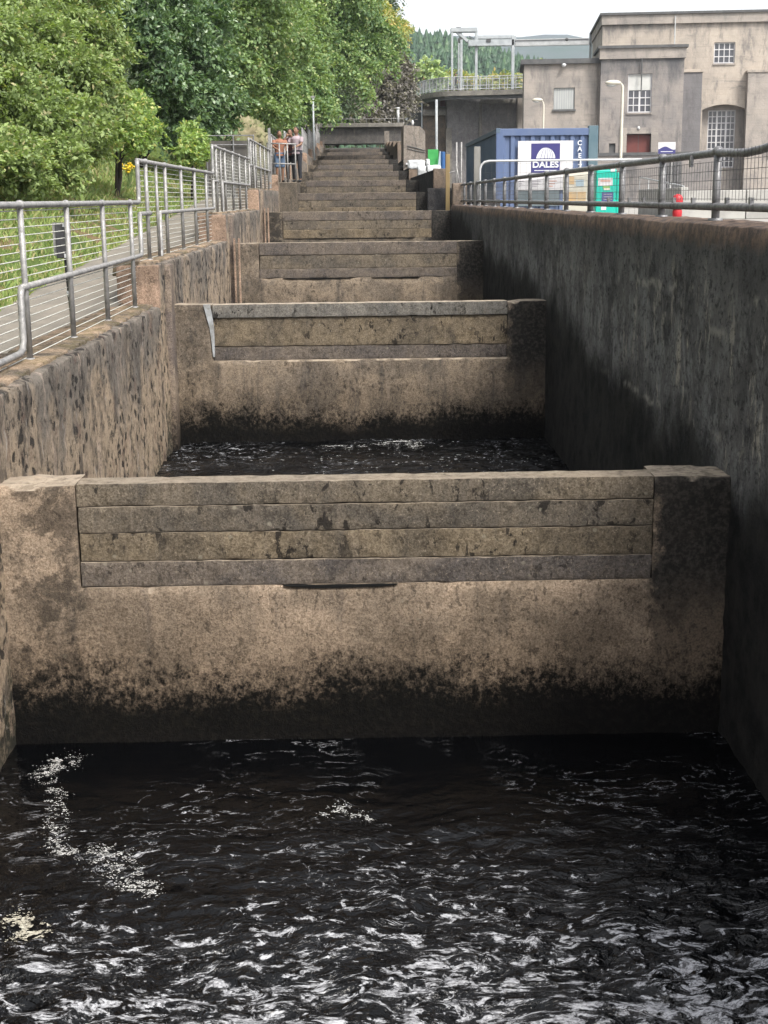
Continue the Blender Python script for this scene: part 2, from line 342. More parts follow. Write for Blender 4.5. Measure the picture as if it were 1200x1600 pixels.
M['glass'] = simple('dark window glass', (.035,.04,.055), (.08,.08,.10), .9, .08, spec=.8)
M['slate'] = simple('dark roof edging', (.10,.10,.105), (.14,.14,.14), 2., .8)
M['shutter'] = simple('pale blind', (.50,.52,.52), (.42,.44,.44), 1.5, .7, stretch=(3,3,.2))
M['blind'] = simple('white blind', (.68,.68,.66), (.6,.6,.58), 1.5, .7)
def stonework(name, c1, c2, dark, dark_amt=.5, course=.45, stain=None):
    g = G(name); o = g.obj(); raw = g.n('ShaderNodeTexCoord').outputs['Object']; X, Y, Z = g.sep(raw)
    c = g.mix(g.ss(g.noise(o, .35, 8, .65, .3), .38, .62), c1, c2)
    c = g.mix(g.ss(g.noise(g.scalev(o, (1,1,.3)), 1.1, 8, .75), .48, .68, 0., dark_amt), c, dark)
    c = g.mix(g.ss(g.noise(g.scalev(o, (.5,1,2.2)), .8, 7, .75), .56, .66, 0., dark_amt*.6), c, dark)
    b = g.n('ShaderNodeTexBrick'); co = g.n('ShaderNodeCombineXYZ'); g.put(co.inputs[0], X); g.put(co.inputs[1], Z); g.put(b.inputs['Vector'], co.outputs[0])
    g.put(b.inputs['Scale'], 1.); g.put(b.inputs['Brick Width'], 1.6); g.put(b.inputs['Row Height'], course); g.put(b.inputs['Mortar Size'], .02)
    g.put(b.inputs['Color1'], (1,1,1)); g.put(b.inputs['Color2'], (.92,.91,.90)); g.put(b.inputs['Mortar'], (.82,.80,.78))
    c = g.mix(.5, c, g.mix(1., c, b.outputs['Color'], 'MULTIPLY'))
    if stain:   # soot and damp washed down from the cornice
        e = g.ma('ADD', Z, g.ma('MULTIPLY', g.ma('SUBTRACT', g.noise(g.scalev(o, (1,1,.25)), .8, 8, .75), .5), stain[1]*1.6))
        c = g.mix(g.ss(e, stain[0]-stain[1], stain[0]-stain[1]*.3, 0., stain[2]), c, dark)
    return g.bsdf(c, .9, g.bump(g.noise(o, 6., 5, .7), .5, .05), 0., .2, alb=.82)
M['stone_pink'] = stonework('warm rendered stone', (.37,.33,.295), (.28,.255,.235), (.15,.14,.14), .75)
M['stone_tan'] = stonework('sandy rendered stone', (.47,.41,.35), (.36,.32,.28), (.11,.108,.115), .7, stain=(18.2, 4.0, 1.))
M['stone_grey'] = stonework('grey rendered stone', (.20,.19,.195), (.165,.16,.165), (.11,.105,.11), .6)
M['stone_tower'] = stonework('grey brown rendered stone', (.30,.27,.25), (.22,.205,.20), (.095,.094,.10), .7, stain=(14.6, 5., 1.))

# ------------------------------------------------------------------ rough concrete solids
def rough_box(x0, x1, y0, y1, z0, z1, step=.06, rad=.012, chip=.03, amp=.004, seed=0., cs=5.):
    mb = MB(); L = (x0, y0, z0); H = (x1, y1, z1)
    def f(p):
        n = fb(p[0]+seed, p[1], p[2], cs, 3); r = rad+chip*max(0., n)**1.0
        q = [min(max(p[i], L[i]+r), H[i]-r) if H[i]-L[i] > 2*r else (L[i]+H[i])/2 for i in range(3)]
        d = Vector([p[i]-q[i] for i in range(3)]); l = d.length
        if l > 1e-9: d = d*(r/l)
        nn = fb(p[0]+seed, p[1]+3.1, p[2], 9., 2)*amp
        return Vector(q)+d*(1+(nn/r if r > 1e-6 else 0))
    for ax in range(3):
        a, b = [(1,2),(2,0),(0,1)][ax]
        na = max(1, int(round((H[a]-L[a])/step))); nb = max(1, int(round((H[b]-L[b])/step)))
        ta = sorted(set([0, 1]+[i/na for i in range(na+1)])); tb = sorted(set([0, 1]+[i/nb for i in range(nb+1)]))
        ea = min(.4, .012/(H[a]-L[a])); eb = min(.4, .012/(H[b]-L[b]))
        ta = sorted(set(ta+[ea, 1-ea])); tb = sorted(set(tb+[eb, 1-eb]))
        for side in (0, 1):
            vs = []
            for v in tb:
                for u in ta:
                    p = [0, 0, 0]; p[ax] = (L, H)[side][ax]; p[a] = L[a]+(H[a]-L[a])*u; p[b] = L[b]+(H[b]-L[b])*v; vs.append(f(p))
            w = len(ta); fs = []
            for j in range(len(tb)-1):
                for i in range(w-1):
                    q = (j*w+i, j*w+i+1, (j+1)*w+i+1, (j+1)*w+i); fs.append(q if side else q[::-1])
            mb.add(vs, fs)
    return mb

def u_slab(hw, rw, zb, rz, ztop, th, step, seed, chip=.04):
    """weir body: a slab the width of the channel with a rectangular recess for the stoplogs cut out of its top"""
    def grid(a, b, s, must):
        n = int(round((b-a)/s)); g = [a+(b-a)*i/n for i in range(n+1)]
        for m in must:
            g = [x for x in g if abs(x-m) > s*.45]; g.append(m)
        return sorted(g)
    xs = grid(-hw, hw, step, [-rw, rw]); zs = grid(zb, ztop, step, [rz])
    inside = lambda x, z: not (-rw < x < rw and z > rz)
    idx = {}; V = []; Fc = []
    def dist(x, z):
        d = ztop-z if abs(x) >= rw-1e-6 else 9.
        if abs(x) >= rw-1e-6 and z > rz-1e-6: d = min(d, abs(x)-rw)
        elif abs(x) < rw: d = min(d, rz-z)
        else: d = min(d, math.hypot(abs(x)-rw, rz-z))
        return max(0, d)
    def vert(x, z, s):
        k = (round(x, 4), round(z, 4), s)
        if k in idx: return idx[k]
        d = dist(x, z); n = max(0., fb(x+seed, z, 1.3+s, 4.5, 3)); r = .012+chip*n
        off = 0.
        if d < r: off = r-math.sqrt(max(0, r*r-(r-d)**2))
        wav = fb(x+seed, z, 7.7, 1.5, 3)*.012
        y = (off-wav*(1 if d > .02 else .3)) if s == 0 else th-off+fb(x+seed, z, 9.7, 1.5, 3)*.01
        zz = z
        if abs(z-ztop) < 1e-6: zz -= .5*r*.6+max(0, fb(x+seed, 0, 5., 3., 3))*.018
        V.append((x, y, zz)); idx[k] = len(V)-1; return idx[k]
    nx, nzv = len(xs), len(zs)
    cell = lambda i, j: 0 <= i < nx-1 and 0 <= j < nzv-1 and inside((xs[i]+xs[i+1])/2, (zs[j]+zs[j+1])/2)
    for i in range(nx-1):
        for j in range(nzv-1):
            if not cell(i, j): continue
            q = [(xs[i], zs[j]), (xs[i+1], zs[j]), (xs[i+1], zs[j+1]), (xs[i], zs[j+1])]
            Fc.append(tuple(vert(*p, 0) for p in q)); Fc.append(tuple(vert(*p, 1) for p in q[::-1]))
            for (di, dj, a, b) in ((-1,0,3,0),(1,0,1,2),(0,-1,0,1),(0,1,2,3)):
                if not cell(i+di, j+dj):
                    Fc.append((vert(*q[b], 0), vert(*q[a], 0), vert(*q[a], 1), vert(*q[b], 1)))
    me = bpy.data.meshes.new('weir_wall'); me.from_pydata(V, [], Fc); me.update()
    me.polygons.foreach_set('use_smooth', [True]*len(me.polygons))
    return me
def smooth_by_angle(o):
    try:
        me = o.data; me.polygons.foreach_set('use_smooth', [True]*len(me.polygons)); me.set_sharp_from_angle(angle=R(40))
    except Exception: pass

PL, ST, HW, WL = 8.0, .44, 2.15, -1.61
# ------------------------------------------------------------------ the weirs
weirs = []
wt = [('lowest weir at the front with four stacked stoplog beams above a broad tan wall', 1),
      ('second weir up with a pale cap board and a white strip down its left notch', 2),
      ('third weir up with a black slot under its beams', 3)]
def build_weir(k, label, planks, cap=False, rz=-.63, step=.035, body='weir', gaps=()):
    t = thing('weir', label, 'weir', (0, PL*k, ST*k), 0, 'stepped weirs of the fish ladder')
    me = u_slab(HW+.05, 1.704, -3.2, rz, 0., .36, step, 11.7*k+3, .05)
    b = link('wall', me, M[body], t); smooth_by_angle(b)
    for i, (za, zb, mat, dy) in enumerate(planks):
        x0 = -1.70+random.uniform(0, .012)
        mb = rough_box(x0, 1.70, .012+dy, .205+dy, za+.0025, zb-.0025, .04, .004, .016, .005, i*7.3+k*19, 9.)
        # each beam sits very slightly out of level
        sl = random.uniform(-.003, .003); mb.v = [(x, y, z+sl*x*.6) for (x, y, z) in mb.v]
        p = mb.build('stoplog', M[mat], t); smooth_by_angle(p)
    for (xa, xb, za, zb) in gaps:
        g = MB(); n = 14; top = []; bot = []
        for i in range(n+1):
            x = xa+(xb-xa)*i/n; e = math.sin(PI*i/n)**.5
            top.append((x, -.006, zb+.003*nz(x*9, 0, k))); bot.append((x, -.006, zb-(zb-za)*e*(.75+.5*abs(nz(x*5, 1, k)))))
        vs = top+bot+[(x, .08, z) for (x, y, z) in top+bot]; m = n+1
        fs = [(i, i+m, i+m+1, i+1) for i in range(n)]+[(i+2*m, i+1+2*m, i+m+1+2*m, i+m+2*m) for i in range(n)]+[(i, i+1, i+1+2*m, i+2*m) for i in range(n)]+[(i+m+1, i+m, i+3*m, i+m+1+2*m) for i in range(n)]
        g.add(vs, fs); g.build('open_joint', M['gap'], t)
    return t
W1 = build_weir(0, wt[0][0], [(-.63,-.475,'plank_c',0),(-.475,-.30,'plank_b',.004),(-.30,-.14,'plank',.002),(-.14,.0,'plank',.006)], gaps=((-.50,.18,-.655,-.632),))
W2 = build_weir(1, wt[1][0], [(-.65,-.49,'plank_c',.02),(-.49,-.155,'plank_b',.012),(-.155,.0,'cap',-.012)], rz=-.65, body='weir_pale')
mb = MB()   # white strip of flaking mortar down the left notch edge
pts = [(-1.76,-.012,.0),(-1.735,-.014,-.12),(-1.71,-.014,-.26),(-1.70,-.014,-.42),(-1.695,-.012,-.60)]
for (a, b, w0, w1) in ((pts[0],pts[1],.075,.07),(pts[1],pts[2],.07,.05),(pts[2],pts[3],.05,.035),(pts[3],pts[4],.035,.02)):
    mb.add([(a[0]-w0/2,a[1],a[2]),(a[0]+w0/2,a[1],a[2]),(b[0]+w1/2,b[1],b[2]),(b[0]-w1/2,b[1],b[2]),(a[0]-w0/2,.02,a[2]),(a[0]+w0/2,.02,a[2]),(b[0]+w1/2,.02,b[2]),(b[0]-w1/2,.02,b[2])],
           [(0,3,2,1),(0,4,7,3),(1,2,6,5),(0,1,5,4),(2,3,7,6)])
mb.build('mortar_strip', M['white_plastic'] if False else simple('flaking white mortar', (.46,.48,.50), (.28,.28,.27), 12., .9, bump=.5), W2)
W3 = build_weir(2, wt[2][0], [(-.60,-.44,'plank_c',.004),(-.44,-.21,'plank',.01),(-.21,.0,'plank_c',.0)], rz=-.60, body='weir_pale', step=.06,
                gaps=((-1.30,-.12,-.625,-.602),(.22,1.05,-.62,-.602)))
weirs = [W1, W2, W3]
W4 = build_weir(3, 'fourth weir up with plain brown grey beams and dark ends', [(-.60,-.40,'plank_b',.004),(-.40,-.2,'plank',.01),(-.2,.0,'plank_c',.0)], rz=-.60, body='far_weir', step=.09, gaps=((-1.68,1.3,-.61,-.598),))
weirs.append(W4)
ordn = ['fifth','sixth','seventh','eighth','ninth','tenth','eleventh','topmost']
for k in range(4, 12):
    t = copy_tree(W4 if k % 2 else weirs[3]); t.location = (0, PL*k, ST*k)
    t['label'] = ordn[k-4]+' weir counting up the ladder from the camera, plain grey beams' if k < 11 else 'topmost weir of the ladder, directly in front of the concrete footbridge'

# ------------------------------------------------------------------ water
def water_mat():
    g = G('dark peaty water'); o = g.obj(False); X, Y, Z = g.sep(o)
    warp = g.n('ShaderNodeTexNoise'); g.put(warp.inputs['Vector'], o); g.put(warp.inputs['Scale'], 1.1); g.put(warp.inputs['Detail'], 3.)
    wv = g.n('ShaderNodeVectorMath', operation='MULTIPLY_ADD'); g.put(wv.inputs[0], warp.outputs['Color']); g.put(wv.inputs[1], (.45,.45,0)); g.put(wv.inputs[2], o)
    w = wv.outputs[0]
    h1 = g.noise(g.scalev(w, (1., 1.9, 1.)), 4., 3, .5, .4)
    h2 = g.noise(g.scalev(w, (1., 1.8, 1.)), 13., 3, .55, .5)
    h3 = g.noise(g.scalev(w, (1., 1.4, 1.)), 42., 3, .55, .5)
    calm = g.ss(Y, -.15, -3.2, .16, 1.); near1 = g.ma('MAXIMUM', calm, g.ss(Y, -.05, .3))
    nm = g.bump(h1, near1, .062); nm = g.bump(h2, near1, .026, nm); nm = g.bump(h3, near1, .008, nm)
    # sky glints painted into the colour as aerated film, thinning towards the weir foot
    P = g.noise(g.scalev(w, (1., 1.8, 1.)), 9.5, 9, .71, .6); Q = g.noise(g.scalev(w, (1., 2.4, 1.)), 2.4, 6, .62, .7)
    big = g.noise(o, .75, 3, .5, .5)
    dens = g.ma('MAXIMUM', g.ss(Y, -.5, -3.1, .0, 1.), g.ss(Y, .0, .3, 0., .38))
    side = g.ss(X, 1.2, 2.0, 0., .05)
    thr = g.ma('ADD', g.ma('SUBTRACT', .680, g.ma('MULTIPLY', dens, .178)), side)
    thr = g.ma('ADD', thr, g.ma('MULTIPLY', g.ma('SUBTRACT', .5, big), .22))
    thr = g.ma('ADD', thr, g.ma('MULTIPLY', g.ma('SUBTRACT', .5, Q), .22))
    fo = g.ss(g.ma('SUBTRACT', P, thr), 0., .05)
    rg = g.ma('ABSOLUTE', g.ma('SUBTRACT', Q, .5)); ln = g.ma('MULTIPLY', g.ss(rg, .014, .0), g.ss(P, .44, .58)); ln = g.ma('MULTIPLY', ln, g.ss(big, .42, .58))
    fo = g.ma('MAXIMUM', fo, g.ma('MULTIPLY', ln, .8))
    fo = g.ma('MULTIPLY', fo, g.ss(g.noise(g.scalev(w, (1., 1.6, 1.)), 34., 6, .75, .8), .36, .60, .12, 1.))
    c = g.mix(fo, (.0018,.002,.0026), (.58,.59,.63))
    m = g.bsdf(c, g.ss(fo, 0., 1., .04, .35), nm, 0., .5, IOR=1.34)
    return m
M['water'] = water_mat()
def wave_h(x, y, amp):
    wx = x+.35*nz(x*.9, y*.9, 3.1); wy = y+.35*nz(x*.9, y*.9, 8.7)
    h = .55*fb(wx, wy*1.9, 0., 1.9, 3)+.30*(1-abs(fb(wx+4, wy*1.8, 2.2, 3.6, 2))*2)+.12*fb(wx, wy*1.3, 5.5, 11., 2)
    return h*amp
def pool(k, z, y0, y1, step, amp, name='water'):
    nx = int((2*HW+.02)/step); ny = int((y1-y0)/step); V = np.zeros(((nx+1)*(ny+1), 3), dtype=np.float32); q = 0
    for j in range(ny+1):
        y = y0+(y1-y0)*j/ny
        calm = .22+.78*sm(.1, 2.8, y1-y) if k == 0 else 1.
        for i in range(nx+1):
            x = -HW-.01+(2*HW+.02)*i/nx
            V[q] = (x, y, z+wave_h(x+k*9, y, amp*calm)); q += 1
    a = np.arange(ny*(nx+1)).reshape(ny, nx+1)[:, :-1].ravel()
    Fq = np.stack([a, a+1, a+nx+2, a+nx+1], 1)
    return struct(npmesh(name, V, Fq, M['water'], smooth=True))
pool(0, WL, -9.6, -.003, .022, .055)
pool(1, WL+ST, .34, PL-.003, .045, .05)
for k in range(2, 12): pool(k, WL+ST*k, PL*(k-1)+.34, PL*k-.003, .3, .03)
# floating foam flecks carried on the surface, also shaped into water glitter
def onz(px, py, z): d = ray(px, py); return Vector(CAM+d*(z-CAM[2])/d[2])
def foam(name, label, pts, seed, n=60, s=.0042, z=WL, mat='foamwhite', spread=.022, amp=.055):
    mb = MB(); rr = random.Random(seed)
    for i in range(len(pts)-1):
        (ax, ay, aw), (bx, by, bw) = pts[i], pts[i+1]; A = onz(ax, ay, z); B = onz(bx, by, z)
        for _ in range(int(n*(aw+bw)/2)):
            t = rr.random(); p = A.lerp(B, t); w_ = aw+(bw-aw)*t
            x = p.x+rr.gauss(0, spread*w_); y = p.y+rr.gauss(0, spread*w_*1.2)
            if fb(x, y*1.3, seed, 16., 3) < -.02: continue
            h = z+wave_h(x, y, amp*((.22+.78*sm(.1, 2.8, -y)) if z == WL else 1.))+.004
            r = s*rr.uniform(.3, 1.5); a0 = rr.uniform(0, 6.28); m = 5; el = rr.uniform(1., 2.6)
            vs = [(x+math.cos(a0+k*6.283/m)*r*el*rr.uniform(.6, 1.3), y+math.sin(a0+k*6.283/m)*r*rr.uniform(.6, 1.3), h+rr.uniform(0, .003)) for k in range(m)]
            mb.add(vs+[(x, y, h+r*.45)], [(k, (k+1) % m, m) for k in range(m)])
    o = mb.build(name, M[mat]); tag(o, label, 'foam', kind='stuff')
M['foamwhite'] = simple('foam', (.66,.66,.66), (.5,.5,.48), 30., .7)
M['foamdirty'] = simple('dirty foam', (.60,.57,.48), (.45,.42,.34), 30., .8)

# ------------------------------------------------------------------ left wall: stepped sections, crumbled coping, pilasters
lw = thing('channel_wall', 'stepped concrete channel wall on the left, streaked black and tan under the railing', 'wall')
SY = [-11.0]+[7.1+8*k for k in range(0, 11)]+[96.]
def left_top(k): return .50+ST*k
for k in range(len(SY)-1):
    y0, y1 = SY[k], SY[k+1]; zt = left_top(k)
    st = .07 if k < 2 else (.16 if k < 4 else .4)
    mb = rough_box(-2.46, -2.15, y0, y1+.02, (-2.4 if k < 3 else zt-2.6), zt, st, .02, .11 if k < 3 else .02, .016, k*5.1+1, 3.0)
    o = mb.build('wall_section', M['left_wall'], lw); smooth_by_angle(o)
    # flat coping behind the broken edge
    mb = rough_box(-2.66, -2.22, y0+.01, y1-.01, zt-.12, zt+.024, st*.9, .008, .10 if k < 3 else .01, .012, k*3.3+9, 5.)
    o = mb.build('coping', M['left_cope'], lw); smooth_by_angle(o)
    if k:   # exposed end of the step and the pilaster below it
        mb = rough_box(-2.60, -2.155, y0-.10, y0+.02, zt-ST-.02, zt-.01, .05, .01, .03, .006, k*2.1, 6.)
        o = mb.build('step_end', M['pink'], lw); smooth_by_angle(o)
        if k < 5:
            mb = rough_box(-2.2, -2.085, y0+.35, y0+.62, zt-2.3, zt-.02, .08, .01, .02, .004, k*2.9, 4.)
            o = mb.build('pilaster', M['strip'], lw); smooth_by_angle(o)
# pale twin guide rails against the wall
for (Y, z0, z1, lab) in ((15.35, .50, .98, 'twin pale guide rails fixed to the left wall just above the second weir'), (23.4, .95, 1.42, 'twin pale guide rails fixed to the left wall just above the third weir')):
    t = thing('guide_rail', lab, 'guide rail', (-2.07, Y, z0), 0, 'guide rails on the left wall')
    for dx in (.0, .075):
        MB().box(dx, dx+.028, -.03, .03, -.62, z1-z0).build('bar', M['pink'], t, bevel=.004)

# ------------------------------------------------------------------ right wall
rw = thing('channel_wall', 'tall blackened concrete channel wall on the right with a brown lip under the railing', 'wall')
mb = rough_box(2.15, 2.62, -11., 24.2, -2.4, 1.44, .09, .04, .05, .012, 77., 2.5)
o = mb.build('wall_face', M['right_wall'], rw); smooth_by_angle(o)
mb = rough_box(2.18, 2.50, 23.9, 24.32, 1.40, 1.92, .06, .02, .03, .006, 5., 4.)
o = mb.build('end_pier', M['tanwall'], rw); smooth_by_angle(o)
M['right_wall_far'] = concrete('dark far channel wall', (.085,.085,.092), (.055,.057,.064), None, .1, None, .5, .5)
rb = thing('channel_wall', 'dark concrete wall stepping up beside the middle weirs on the right, pale ends', 'wall')
MB().box(2.95, 3.3, 24.32, 32.0, -1.6, 1.55).build('bay_wall', M['right_wall_far'], rb, bevel=.02)
mb = rough_box(2.0, 3.05, 31.6, 32.05, -1., 1.86, .12, .03, .03, .008, 8., 3.)
o = mb.build('cross_wall', M['right_wall_far'], rb); smooth_by_angle(o)
MB().box(2.15, 2.55, 32.05, 48.0, -1., 2.36).build('wall_section', M['right_wall_far'], rb, bevel=.02)
mb = rough_box(2.18, 2.56, 31.75, 32.06, 1.84, 2.40, .08, .02, .03, .008, 3., 4.); mb.build('end_face', M['tanwall'], rb)
MB().box(2.15, 2.55, 48.0, 56., .0, 2.80).build('wall_section', M['right_wall_far'], rb, bevel=.02)
MB().box(2.12, 2.47, 47.85, 48.01, 2.30, 2.84).build('end_face', M['tanwall'], rb, bevel=.02)
MB().box(2.15, 2.55, 56.0, 64., .0, 3.3).build('wall_section', M['right_wall_far'], rb, bevel=.02)
# tall pale wing wall
ww = thing('wing_wall', 'tall pale concrete wing wall with a thin cable, right of the upper weirs', 'wall', (0,0,0))
x0, x1, z0, z1 = rect(630, 196, 664, 272, 56.)
mb = MB(); mb.add([(x0,55.7,2.75),(x1,55.7,2.3),(x1,55.7,z1-.28),(x0+.75,55.7,z1-.05),(x0+.02,55.7,z1),(x0,59,2.75),(x1,59,2.3),(x1,59,z1-.28),(x0+.75,59,z1-.05),(x0+.02,59,z1)],
                  [(0,1,2,3,4),(9,8,7,6,5),(0,5,6,1),(1,6,7,2),(2,7,8,3),(3,8,9,4),(4,9,5,0)])
mb.build('wall', M['pier_pale'], ww)
MB().tube([at(636, 228, 55.68), at(650, 231, 55.68), at(664, 235, 55.68)], .02, 6).build('cable', M['black_plastic'], ww)
MB().tube([at(636, 232, 55.68), at(652, 236, 55.68), at(664, 238, 55.68)], .014, 6).build('cable', M['black_plastic'], ww)
MB().box(x0+.1, x1, 55.60, 55.70, 3.05, 3.14).build('ledge', M['sign_white'], ww)
for k in range(8, 12):
    zt = (4.4, 4.72, 5.02, 5.3)[k-8]
    o = MB().box(2.15, 3.2, PL*k-8.+64-56-.0+0, PL*k+7.9-64+56+.0, .5, zt) if False else MB().box(2.15-.0, 3.05, PL*k, PL*k+7.98, .5+.3*(k-8), zt)
    o.build('wall_section', M['tanwall'], rb, bevel=.03)
# left far side wall of the top
# footbridge over the top of the ladder
fbz = at(560, 199, 92.); bt = at(560, 192.5, 92.)
br = thing('footbridge', 'concrete footbridge with a pale deck edge crossing above the topmost weir', 'footbridge', (0, 92, 0))
a = at(476, 192, 92.); b = at(631, 192, 92.); lowz = at(560, 224, 92.).z
MB().box(a.x, b.x, 0, 3., fbz.z+.012, bt.z).build('deck', M['deckc'], br, bevel=.03)
a2 = at(500, 199, 92.); b2 = at(630, 199, 92.)
MB().box(a2.x, b2.x, .35, 2.6, lowz, fbz.z+.01).build('beam', M['farwall'], br)
MB().box(a2.x, -2.2, .38, 2.6, 2.5, lowz).build('abutment', M['farwall'], br)
MB().box(2.3, b2.x, .38, 2.6, 2.5, lowz).build('abutment', M['farwall'], br)
x0, x1, z0, z1 = rect(600.5, 205, 608, 236, 90.)
o = MB().box(x0, x1, 89.6, 90.2, z0, z1).build('pier', M['pier_pale']); tag(o, 'narrow pale concrete pier under the footbridge at its right end', 'pier')
bw = MB().box(-2.3, 2.3, 99, 99.4, 2.5, at(560, 231, 99.).z).build('sluice_wall', M['farwall']); tag(bw, 'low concrete sluice wall seen through the gap under the footbridge', 'wall')
# handrail on the footbridge
hr = thing('handrail', 'thin pale handrail along the footbridge deck', 'railing', (0, 92.2, bt.z))
for i in range(9):
    x = a.x+(b.x-a.x)*i/8; MB().tube([(x,0,0),(x,0,.30)], .015, 6).build('post', M['galv'], hr)
MB().tube([(a.x,0,.30),(b.x,0,.30)], .016, 6).build('rail', M['galv'], hr)

# ------------------------------------------------------------------ railings on the left wall
RX = -2.36
def left_rail(k, label, near):
    t = thing('railing', label, 'railing', (RX, 0, 0), 0, 'stepped pipe railings along the left wall')
    base = left_top(k)-.02; y0 = SY[k] if k else -9.2; y1 = SY[k+1]
    top = base+1.11; mid = base+.55; n = 12 if near else 8; rr = .024
    if k == 0: posts = [-7.75, -6.15, -4.55, -2.95, -1.35, .2, 1.9, 3.45, 5.05, 6.65]
    else: posts = [y0+.75+1.57*i for i in range(5)]
    for y in posts:
        mb = MB().tube([(0, y, base), (0, y, top)], .022, n); mb.ball((0, y, top), (.036, .036, .034), n, 6)
        mb.ball((0, y, mid), (.034, .034, .034), n, 6); mb.tube([(0, y, base-.0), (0, y, base+.05)], .034, n)
        mb.build('post', M['galv'], t, smooth=True)
    ty = y1+.17
    # top rail ends in a riser to the next, higher section
    up = [(0, y0+.17 if k else y0, top), (0, ty-.06, top), (0, ty-.02, top+.015), (0, ty, top+.06), (0, ty, top+ST-.06), (0, ty, top+ST)]
    MB().tube(up, rr, n).ball((0, ty, top+ST), rr, n, 6).build('top_rail', M['galv'], t, smooth=True)
    if k == 0:
        MB().tube([(0,-9.2,mid-.44),(0,1.62,mid-.44),(0,1.70,mid-.42),(0,1.74,mid-.36),(0,1.75,mid-.05),(0,1.78,mid)], rr, n).build('mid_rail', M['galv'], t, smooth=True)
        ms = 1.78
    else:
        MB().tube([(0,y0+.17,mid),(0,y0+.9,mid)], rr, n).ball((0,y0+.9,mid), .032, n, 6).build('mid_rail', M['galv'], t, smooth=True)
        MB().tube([(0,y0+1.45,mid-.53),(0,y0+1.62,mid-.53),(0,y0+1.70,mid-.50),(0,y0+1.72,mid-.42),(0,y0+1.72,mid)], rr, n).build('loop_rail', M['galv'], t, smooth=True)
        MB().tube([(0,y0+1.55,base),(0,y0+1.55,top)], .018, n).build('post', M['galv'], t, smooth=True)
        ms = y0+1.72
    MB().tube([(0,ms,mid),(0,ty-.06,mid),(0,ty-.02,mid+.015),(0,ty,mid+.06),(0,ty,mid+ST)], rr, n).build('mid_rail', M['galv'], t, smooth=True)
    # welded wire infill on the path side
    mb = MB(); cnt = int(1.04/.054) if near else 18; w = .0042 if near else .005
    for i in range(cnt):
        z = base+.05+1.02*i/(cnt-1)
        mb.tube([(-.03, (y0+.2 if k else y0), z), (-.03, y1+.12, z)], w, 5 if near else 4, False)
    y = y0+.25
    while not near and y < y1+.1:
        mb.tube([(-.033, y, base+.04), (-.033, y, top-.05)], .0016 if near else .003, 4, False); y += .15 if near else .30
    mb.build('wire_mesh', M['wire'], t)
    return t
left_rail(0, 'nearest pipe railing on the left, galvanised, on the lowest wall step', True)
left_rail(1, 'second pipe railing up the left wall, in front of the grassy bank and yellow flowers', True)
left_rail(2, 'third pipe railing up the left wall, in front of the dark boarded fence', False)
left_rail(3, 'fourth pipe railing up the left wall, ending beside the three people', False)
far_lab = ['railing on the fifth step of the left wall, just past the three people', 'railing on the sixth step of the left wall', 'railing on the seventh step of the left wall',
           'railing on the eighth step of the left wall', 'railing on the ninth step of the left wall', 'railing on the tenth step of the left wall', 'railing on the top step of the left wall beside the footbridge']
src = left_rail(4, far_lab[0], False)
# upright pickets of the far sections, seen almost edge on
mb = MB(); y = SY[4]+.3
while y < SY[5]: mb.tube([(0, y, left_top(4)), (0, y, left_top(4)+1.1)], .012, 5); y += .28
mb.build('pickets', M['galv'], src)
for i in range(1, 7):
    c = copy_tree(src); c.location = (RX, 8.*i, ST*i); c['label'] = far_lab[i]
# cross rail of the small viewing stand
vs = thing('viewing_stand', 'small railed concrete viewing stand jutting over the left wall where three people lean', 'viewing stand', (-2.4, 31.4, 0))
MB().box(-.9, .75, 0, 2.2, .6, 2.06).build('slab', M['far_weir'], vs, bevel=.02)
for x in (-.05, .28, .50, .72): MB().tube([(x, .05, 2.06), (x, .05, 3.12)], .02, 8).build('post', M['galv'], vs, smooth=True)
for z in (2.58, 3.12): MB().tube([(-.07, .05, z), (.74, .05, z-.03)], .02, 8).build('rail', M['galv'], vs, smooth=True)
MB().tube([(.72, .05, 3.10), (.72, 2.1, 3.10)], .02, 8).build('rail', M['galv'], vs, smooth=True)
# tall gate post
o = MB().box(-2.40, -2.33, 31.0, 31.07, 1.9, at(428, 200, 31.).z).build('gate_post', M['galv']); tag(o, 'tall galvanised gate post rising above the left railing beside the people', 'post')
# sensor box hung behind the near railing
sb = thing('meter_box', 'small black box with white end labels and a cable, hung behind the nearest left railing', 'meter box', (-2.47, 3.78, 1.02))
MB().box(-.05, .06, -.05, .05, .13, .42).build('case', simple('grey black case', (.06,.06,.065), (.09,.09,.095), 8., .5), sb, bevel=.008)
MB().box(.015, .072, -.058, -.03, .385, .418).build('label_plate', M['white_plastic'], sb)
MB().box(.015, .072, -.058, -.03, .135, .168).build('label_plate', M['white_plastic'], sb)
MB().box(-.075, -.052, -.03, .05, .15, .42).build('side_plate', M['galv'], sb)
MB().tube([(.01,0,.14),(.012,0,.0),(.02,0,-.16),(.03,.0,-.28),(.035,0,-.44),(.05,0,-.58)], [.012,.010,.010,.014,.012,.006], 8).build('cable', M['black_plastic'], sb, smooth=True)
MB().tube([(.02,0,-.14),(.024,0,-.19)], .018, 8).build('plug', M['white_plastic'], sb, smooth=True)

